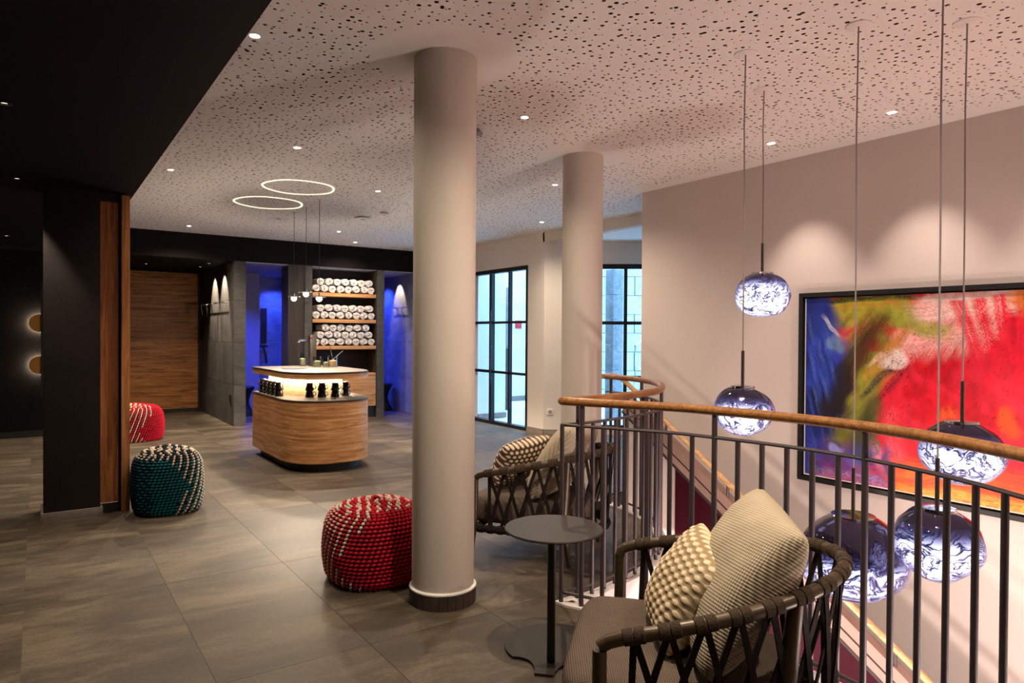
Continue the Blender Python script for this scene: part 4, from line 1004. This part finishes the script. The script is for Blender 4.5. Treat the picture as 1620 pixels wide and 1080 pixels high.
# ------------------------------------------------------------------ side table
tb = thing('side_table', 'round bronze metal side table between armchair and column', 'table', (1.99, 2.505, 0))
MB().lathe([(0.0, 0.582), (0.215, 0.582), (0.228, 0.586), (0.231, 0.591), (0.228, 0.596), (0.0, 0.597)], n=64).obj('tabletop', 'table_bronze', tb)
MB().rod((-0.07, -0.075, 0.012), (-0.07, -0.075, 0.584), 0.019, 20).obj('pole', 'black_metal', tb)
base = []
ax = Vector((-0.72, -0.69, 0)).normalized(); sdv = Vector((-ax.y, ax.x, 0)); c0 = Vector((0.05, 0.06, 0))
for i in range(33):
    a = -2.35 + 4.70 * i / 32; d = -ax * math.cos(a) + sdv * math.sin(a); base.append(c0 + d * 0.235)
neckw = 0.042
e1 = base[-1]; e0 = base[0]
tipc = c0 + ax * 0.30
sgn = 1 if (e1 - c0).dot(sdv) > 0 else -1
A = tipc + sdv * neckw * sgn; B = tipc - sdv * neckw * sgn
def bez(p, q, r, n): return [(1 - t) ** 2 * p + 2 * t * (1 - t) * q + t * t * r for t in [i / n for i in range(1, n)]]
poly = base + bez(e1, c0 + ax * 0.15 + sdv * sgn * 0.055, A, 8) + [A, B] + bez(B, c0 + ax * 0.15 - sdv * sgn * 0.055, e0, 8)
MB().prism([(p.x, p.y) for p in poly], 0.0, 0.012).obj('base_plate', 'table_bronze', tb, smooth=25)

# unseen fill lamps added under the gallery edge to brighten ceiling and walls
for (x, y, w_) in ((3.6, -0.3, 'at the near end of the stairwell'), (2.2, 1.2, 'beneath the near armchair'), (2.6, 3.6, 'beneath the rear armchair')):
    l_ = thing('lower_fill_lamp', 'unseen fill lamp added in the storey below, ' + w_, 'ceiling light', (x, y, -0.75), 0, 'fill lamps added in the storey below')
    MB().lathe([(0.0, -0.12), (0.07, -0.10), (0.12, -0.03), (0.12, 0.03), (0.07, 0.10), (0.0, 0.12)], n=24).obj('globe', 'lens_dim', l_, smooth=180); MB().rod((0, 0, 0.1), (0, 0, 0.45), 0.01).obj('stem', 'black_metal', l_)
    light('POINT', 'fill_light', (x, y, -0.92), P_LOW, (1.0, 0.83, 0.76), 0.12, parent=l_)
# ------------------------------------------------------------------ cushions
def pillow(name, corners, thick, mat, parent=None, n=40, power=0.42, pinch=0.07, pattern=None, uvs=(1, 1), sag=0.0, seed=0):
    """corners: BL, BR, TR, TL ; puffed both sides along the face normal"""
    BL, BR, TR, TL = [Vector(c) for c in corners]
    nrm = ((BR - BL).cross(TL - BL)).normalized(); vs = []; fs = []; uv = []; cols = []
    cen = (BL + BR + TR + TL) / 4
    for side in (1, -1):
        for j in range(n + 1):
            for i in range(n + 1):
                u, v = i / n, j / n
                a, b = 2 * u - 1, 2 * v - 1
                # edges bow inward between the corners
                k = 1 - pinch * (1 - b * b) * abs(a) ** 2; k2 = 1 - pinch * (1 - a * a) * abs(b) ** 2
                uu, vv = (a * k + 1) / 2, (b * k2 + 1) / 2
                rc_ = 1 - 0.055 * (a * a * b * b) ** 2; uu, vv = 0.5 + (uu - 0.5) * rc_, 0.5 + (vv - 0.5) * rc_
                p = (BL * (1 - uu) + BR * uu) * (1 - vv) + (TL * (1 - uu) + TR * uu) * vv
                h = max(0.0, (1 - a ** 2) * (1 - b ** 2)) ** power
                h *= 1 + 0.10 * mnoise.noise(Vector((a * 1.6, b * 1.6, seed + side))) + 0.03 * mnoise.noise(Vector((a * 5, b * 5, seed + 4 + side)))
                off = thick / 2 * h
                if pattern and side == 1:
                    rel, col = pattern(u, v); off += rel * min(1, h * 2); cols.append(col)
                elif pattern: rel, col = pattern(u, v); cols.append(col)
                vs.append(p + nrm * (side * off) - Vector((0, 0, sag * h * (1 - v)))); uv.append((u * uvs[0], v * uvs[1]))
    N = n + 1
    for sidx in range(2):
        o = sidx * N * N
        for j in range(n):
            for i in range(n):
                q = (o + j * N + i, o + j * N + i + 1, o + (j + 1) * N + i + 1, o + (j + 1) * N + i); fs.append(q if sidx == 0 else q[::-1])
    b = MB().add(vs, fs); b.uv = uv
    me = b.mesh(name, mat, 180)
    if pattern:
        ca = me.color_attributes.new('Col', 'FLOAT_COLOR', 'POINT'); ca.data.foreach_set('color', [k for c in cols for k in c])
    bm = bmesh.new(); bm.from_mesh(me); bmesh.ops.remove_doubles(bm, verts=bm.verts, dist=0.0004); bm.to_mesh(me); bm.free()
    o = bpy.data.objects.new(name, me); COL.objects.link(o)
    if parent is not None: o.parent = parent
    return o
def cane(nx, ny, dotc, linec, midc):
    def f(u, v):
        X, Y = u * nx, v * ny
        row = round(Y); best = 9
        for r in (row - 1, row, row + 1):
            xo = 0.5 if r % 2 else 0.0
            cx = round(X - xo) + xo
            d = math.hypot((X - cx) * 1.0, (Y - r) * 0.90); best = min(best, d)
        w = max(0.0, min(1.0, (0.36 - best) / 0.10))
        # crossing cords between the dots
        lx = abs((X * 2) % 1 - 0.5) * 2; ly = abs((Y + 0.5) % 1 - 0.5) * 2
        cord = max(0, 1 - ly * 3.2); cord2 = max(0, 1 - abs(((X + Y * 0.5) % 1) - 0.5) * 0 - 9)
        base = [linec[i] * (1 - cord) + midc[i] * cord for i in range(3)]
        col = tuple(base[i] * (1 - w) + dotc[i] * w for i in range(3)) + (1.0,)
        return 0.0055 * w + 0.003 * cord * (1 - w), col
    return f

# ------------------------------------------------------------------ armchairs
CW, CD, CZF, CZB = 0.945, 0.79, 0.573, 0.736
def rail_pt(t, inset=0.0, z=None, dshift=0.0):
    l = (CW / 2 - inset) * math.sin(t); d = (CD - inset) * math.cos(t) + dshift
    return Vector((d, l, (CZF + (CZB - CZF) * math.cos(t)) if z is None else z))
def armchair(pos, th, label):
    c = thing('armchair', label, 'armchair', (pos[0], pos[1], 0), th)
    # top rail with rounded front corners running down into the front legs
    N = 56
    for_leg = []
    ts = [-PI / 2 + 0.09 + (PI - 0.18) * i / N for i in range(N + 1)]
    pts = [rail_pt(t) for t in ts]
    a, b = rail_pt(-PI / 2), rail_pt(PI / 2)
    ext_a = [a + Vector((0.0, 0, -0.045)), a + Vector((0.006, 0, -0.016)), a + Vector((0.028, 0, 0.0))]; ext_b = [b + Vector((0.028, 0, 0.0)), b + Vector((0.006, 0, -0.016)), b + Vector((0.0, 0, -0.045))]
    MB().tube(ext_a + pts + ext_b, 0.0225, 14).obj('top_rail', 'chair_tube', c)
    for sgn in (-1, 1):
        y = sgn * CW / 2
        MB().tube([(0.0, y, 0.545), (0.0, y, 0.40), (-0.005, y, 0.25), (-0.03, y * 1.01, 0.0)], [0.0225, 0.0225, 0.022, 0.015], 14).obj('front_leg', 'chair_tube', c)
        t = sgn * math.radians(42)
        p = rail_pt(t); q = rail_pt(t, 0.05, 0.26); f = rail_pt(t, 0.02, 0.0)
        MB().tube([p, p.lerp(q, 0.5), q, Vector((f.x + 0.03, f.y, 0.0))], [0.022, 0.030, 0.028, 0.016], 14).obj('rear_leg', 'chair_tube', c)
    # seat frame wrapped in strap
    low = lambda t: rail_pt(t, 0.035, 0.215, -0.01)
    fr_pts = [low(-PI / 2 + PI * i / 40) for i in range(41)]
    fr_pts = fr_pts + [Vector((-0.04, 0.2, 0.215)), Vector((-0.05, 0, 0.215)), Vector((-0.04, -0.2, 0.215))]
    MB().tube(fr_pts, 0.024, 10, closed=True).obj('seat_frame', 'strap', c)
    # scalloped webbing under the seat
    web = MB()
    for k in range(34):
        t = -PI / 2 + PI * (k + 0.5) / 34; p = low(t); d = Vector((-math.sin(t) * CD, math.cos(t) * CW / 2, 0)).normalized()
        web.tube([p + d * s for s in (-0.016, 0.016)], 0.030, 8)
    o = web.obj('frame_wraps', 'strap', c); o['kind'] = 'stuff'
    # crossing straps
    K = 18
    dense = [-PI / 2 + 0.13 + (PI - 0.26) * i / 400 for i in range(401)]; acc = [0.0]
    for a_, b_ in zip(dense, dense[1:]): acc.append(acc[-1] + (rail_pt(a_) - rail_pt(b_)).length)
    tk = [float(np.interp(acc[-1] * i / (K - 1), acc, dense)) for i in range(K)]
    for i, t in enumerate(tk):
        for dirn in (-1, 1):
            t2 = max(-PI / 2 + 0.03, min(PI / 2 - 0.03, float(np.interp(acc[-1] * (i + dirn * 1.25) / (K - 1), acc, dense))))
            pts2 = []
            for k in range(6):
                s = k / 5; tt = t + (t2 - t) * s; p = rail_pt(tt); q = low(tt); r = p.lerp(q, s); r = Vector((r.x, r.y, p.z * (1 - s) + 0.215 * s))
                nv = Vector((math.cos(tt) / CD, math.sin(tt) / (CW / 2), 0)).normalized()
                pts2.append(r + nv * (0.004 * dirn))
            MB().ribbon(pts2, 0.021, 0.006, (math.cos(t) / CD, math.sin(t) / (CW / 2), 0)).obj('strap', 'strap', c, smooth=None)
        wr = MB()
        d = Vector((-math.sin(t) * CD, math.cos(t) * CW / 2, -math.sin(t) * (CZB - CZF))).normalized(); p = rail_pt(t)
        for s in (-0.0175, 0.0175):
            wr.tube([p + d * (s + e) for e in (-0.0165, -0.014, 0.014, 0.0165)], [0.0226, 0.0258, 0.0258, 0.0226], 14)
        wr.obj('strap_wrap', 'wrap', c)
    # seat cushion (thick pad, rounded plan)
    vs = []; fs = []; uv = []; n = 72
    def plan(a, s):
        ca, sa = math.cos(a), math.sin(a)
        if ca >= 0: l, d = 0.388 * sa, 0.655 * ca
        else: l, d = 0.388 * math.copysign(abs(sa) ** 0.42, sa), -0.15 * abs(ca) ** 0.42
        return Vector((0.22 + (d - 0.22) * s, l * s, 0))
    prof = [(0.90, 0.235), (0.97, 0.243), (1.0, 0.275), (1.0, 0.345), (0.985, 0.372), (0.95, 0.389), (0.88, 0.399), (0.7, 0.407), (0.45, 0.411), (0.2, 0.413), (0.0, 0.413)]
    for s, z in prof:
        for i in range(n):
            p = plan(2 * PI * i / n, s); vs.append((p.x, p.y, z)); uv.append((p.x + (0.0 if s < 0.99 else 0), p.y + z * 0.6))
    for j in range(len(prof) - 1):
        for i in range(n): fs.append((j * n + i, j * n + (i + 1) % n, (j + 1) * n + (i + 1) % n, (j + 1) * n + i))
    fs.append(tuple(range(n - 1, -1, -1)))
    b = MB().add(vs, fs); b.uv = uv; b.obj('seat_cushion', 'seat_fabric', c, smooth=60)
    # back cushion
    pillow('back_cushion', [(0.31, 0.37, 0.41), (0.31, -0.37, 0.41), (0.615, -0.335, 0.895), (0.575, 0.335, 0.905)], 0.27, 'back_fabric', c, 44, 0.40, 0.05, None, (0.8, 0.55), 0, 3)
    return c
near_pose = ((1.751, 1.856), -0.83); far_pose = ((2.781, 4.057), -1.048)
ac1 = armchair(*near_pose, 'woven strap armchair in front with beige cushions, beside the round table')
ac2 = armchair(*far_pose, 'woven strap armchair behind the front column, seen past the railing')
def to_world(pose, p):
    (cx, cy), th = pose; return Vector((cx + p[0] * math.cos(th) - p[1] * math.sin(th), cy + p[0] * math.sin(th) + p[1] * math.cos(th), p[2]))
near_c = [(0.13, 0.215, 0.43), (0.20, -0.225, 0.42), (0.405, -0.205, 0.715), (0.34, 0.20, 0.785)]
far_c = [(0.03, 0.24, 0.43), (-0.04, -0.2, 0.42), (0.08, -0.20, 0.72), (0.27, 0.20, 0.77)]
for pose, cc, lab, pat in ((near_pose, near_c, 'cream cane pattern scatter cushion on the near armchair', cane(10, 13, rgb(220, 202, 170), rgb(150, 131, 102), rgb(192, 173, 142))),
                           (far_pose, far_c, 'brown and cream dotted scatter cushion on the rear armchair', cane(10, 13, rgb(222, 204, 182), rgb(72, 56, 44), rgb(110, 90, 74)))):
    o = pillow('scatter_cushion', [to_world(pose, p) for p in cc], 0.20, 'pillow_weave', None, 110, 0.42, 0.06, pat, (1, 1), 0, 8)
    tag(o, lab, 'cushion')

# ------------------------------------------------------------------ knitted poufs
def bead_template():
    bm = bmesh.new(); bmesh.ops.create_icosphere(bm, subdivisions=1, radius=1.0)
    bm.verts.index_update(); vs = [v.co.copy() for v in bm.verts]; fs = [tuple(v.index for v in f.verts) for f in bm.faces]; bm.free(); return vs, fs
BV, BF = bead_template()
def pouf(x, y, r, h, mats, mask, label, az_cam):
    """mats: dict key->material ; mask(a, v, top, i, j) -> key; a = azimuth from camera-facing direction (positive to the right)"""
    p = thing('knitted_pouf', label, 'pouf', (x, y, 0), 0, None)
    n_exp = 2.5; rc = min(0.17, h * 0.36)
    def radial(a, R): c, s = math.cos(a), math.sin(a); return R / ((abs(c) ** n_exp + abs(s) ** n_exp) ** (1 / n_exp)) * 0.94
    # profile from bottom to top centre, by arc length
    prof = []
    for i in range(13): t = PI / 2 * i / 12; prof.append((r - rc * 0.45 + rc * 0.45 * math.sin(t), rc * 0.45 * (1 - math.cos(t)), ))
    for i in range(1, 9): q = i / 9; prof.append((r + 0.012 * math.sin(PI * q), rc * 0.45 + (h - rc * 1.45) * q))
    for i in range(13): t = PI / 2 * i / 12; prof.append((r - rc + rc * math.cos(t), h - rc + rc * 0.85 * math.sin(t)))
    for i in range(1, 9): q = i / 8; prof.append(((r - rc) * (1 - q), h - rc * 0.15 + rc * 0.15 * math.sin(PI / 2 * q)))
    core = MB(); n = 40; vs = []; fs = []
    for (rr, z) in prof:
        for i in range(n):
            a = 2 * PI * i / n; k = radial(a, max(rr - 0.012, 0.0)); vs.append((k * math.cos(a), k * math.sin(a), z * (1 - 0.02) + 0.003))
    for j in range(len(prof) - 1):
        for i in range(n): fs.append((j * n + i, j * n + (i + 1) % n, (j + 1) * n + (i + 1) % n, (j + 1) * n + i))
    fs.append(tuple(range(n - 1, -1, -1)))
    core.add(vs, fs).obj('core', mats['core'], p, smooth=180)
    PP = [Vector((a, b, 0)) for a, b in prof]; rows = resample(PP, 0.0235)
    B = {k: MB() for k in mats if k != 'core'}
    side = 0.031
    nst = 2 * int(round(PI * r / side))
    for j, q in enumerate(rows):
        if q.x < 0.02: continue
        top = q.y > h - rc * 0.8
        cnt = nst if q.x > r * 0.80 else max(4, 2 * int(round(PI * q.x / side)))
        jn = rows[min(j + 1, len(rows) - 1)]; jp = rows[max(j - 1, 0)]
        tr, tz = jn.x - jp.x, jn.y - jp.y; L = math.hypot(tr, tz) or 1; nr, nz = tz / L, -tr / L
        tr, tz = tr / L, tz / L
        for i in range(cnt):
            a = 2 * PI * (i + 0.27 * j * (cnt / nst)) / cnt + az_cam
            k = radial(a, q.x); c, s = math.cos(a), math.sin(a)
            P = Vector((k * c, k * s, q.y)); N = Vector((nr * c, nr * s, nz)); T = Vector((-s, c, 0)); W = Vector((tr * c, tr * s, tz))
            rel = -((a - az_cam + PI) % (2 * PI) - PI)
            ii = i if q.x > r * 0.80 else int(math.floor((P.x * -math.sin(az_cam) + P.y * math.cos(az_cam)) / 0.030 + 0.35 * (j % 2)))
            key = mask(-rel, q.y / h, top, ii, j)
            sl = 0.85 if key == 'white' else 0.30
            A = (T * math.cos(sl) + W * math.sin(sl)); Cc = N.cross(A)
            sa = min(0.0185, 0.56 * 2 * PI * k / cnt) * (0.80 if key == 'white' else 1.0)
            B[key].add([P + A * (v.x * sa) + Cc * (v.y * (0.0092 if key == 'white' else 0.0108)) + N * (v.z * 0.0145) for v in BV], BF)
    for key, b in B.items():
        if b.v:
            o = b.obj('stitches', mats[key], p, smooth=180); o['kind'] = 'stuff'
    return p
def view_az(x, y): return math.atan2(-y, -x)      # direction towards the camera
RED = {'core': 'yarn_core_red', 'white': 'yarn_white', 'main': 'yarn_red'}
TEAL = {'core': 'yarn_core_teal', 'white': 'yarn_white', 'main': 'yarn_teal', 'navy': 'yarn_navy'}
def mask_near(a, v, top, i, j):
    lim = 0.92 if a > -0.12 else max(0.0, 0.92 + (a + 0.12) * 0.86)
    z = v > lim or a < -0.9 or v < 0.30 - (a + 0.85) * 0.43
    return 'white' if z and i % 2 == 0 else 'main'
def mask_far(a, v, top, i, j):
    z = a < 0.10 + abs(v - 0.3) * 1.2
    return 'white' if z and i % 2 == 0 else 'main'
def mask_teal(a, v, top, i, j):
    if v > 0.83: return 'white' if i % 2 == 0 else 'navy'
    if a > 0.62 - 1.4 * abs(v - 0.42): return 'white' if i % 2 == 0 else ('navy' if j % 3 == 0 else 'main')
    return 'navy' if (a < -0.45 and (i + j) % 2) or a < -0.9 else 'main'
pouf(1.735, 3.95, 0.318, 0.475, RED, mask_near, 'red and cream knitted pouf partly behind the front column', view_az(1.735, 3.95))
pouf(0.905, 6.38, 0.275, 0.545, TEAL, mask_teal, 'teal knitted pouf with cream stitches beside the walnut panel', view_az(0.905, 6.38))
pouf(1.12, 10.83, 0.37, 0.50, RED, mask_far, 'red and cream knitted pouf far back, half hidden by the walnut panel', view_az(1.155, 10.83))
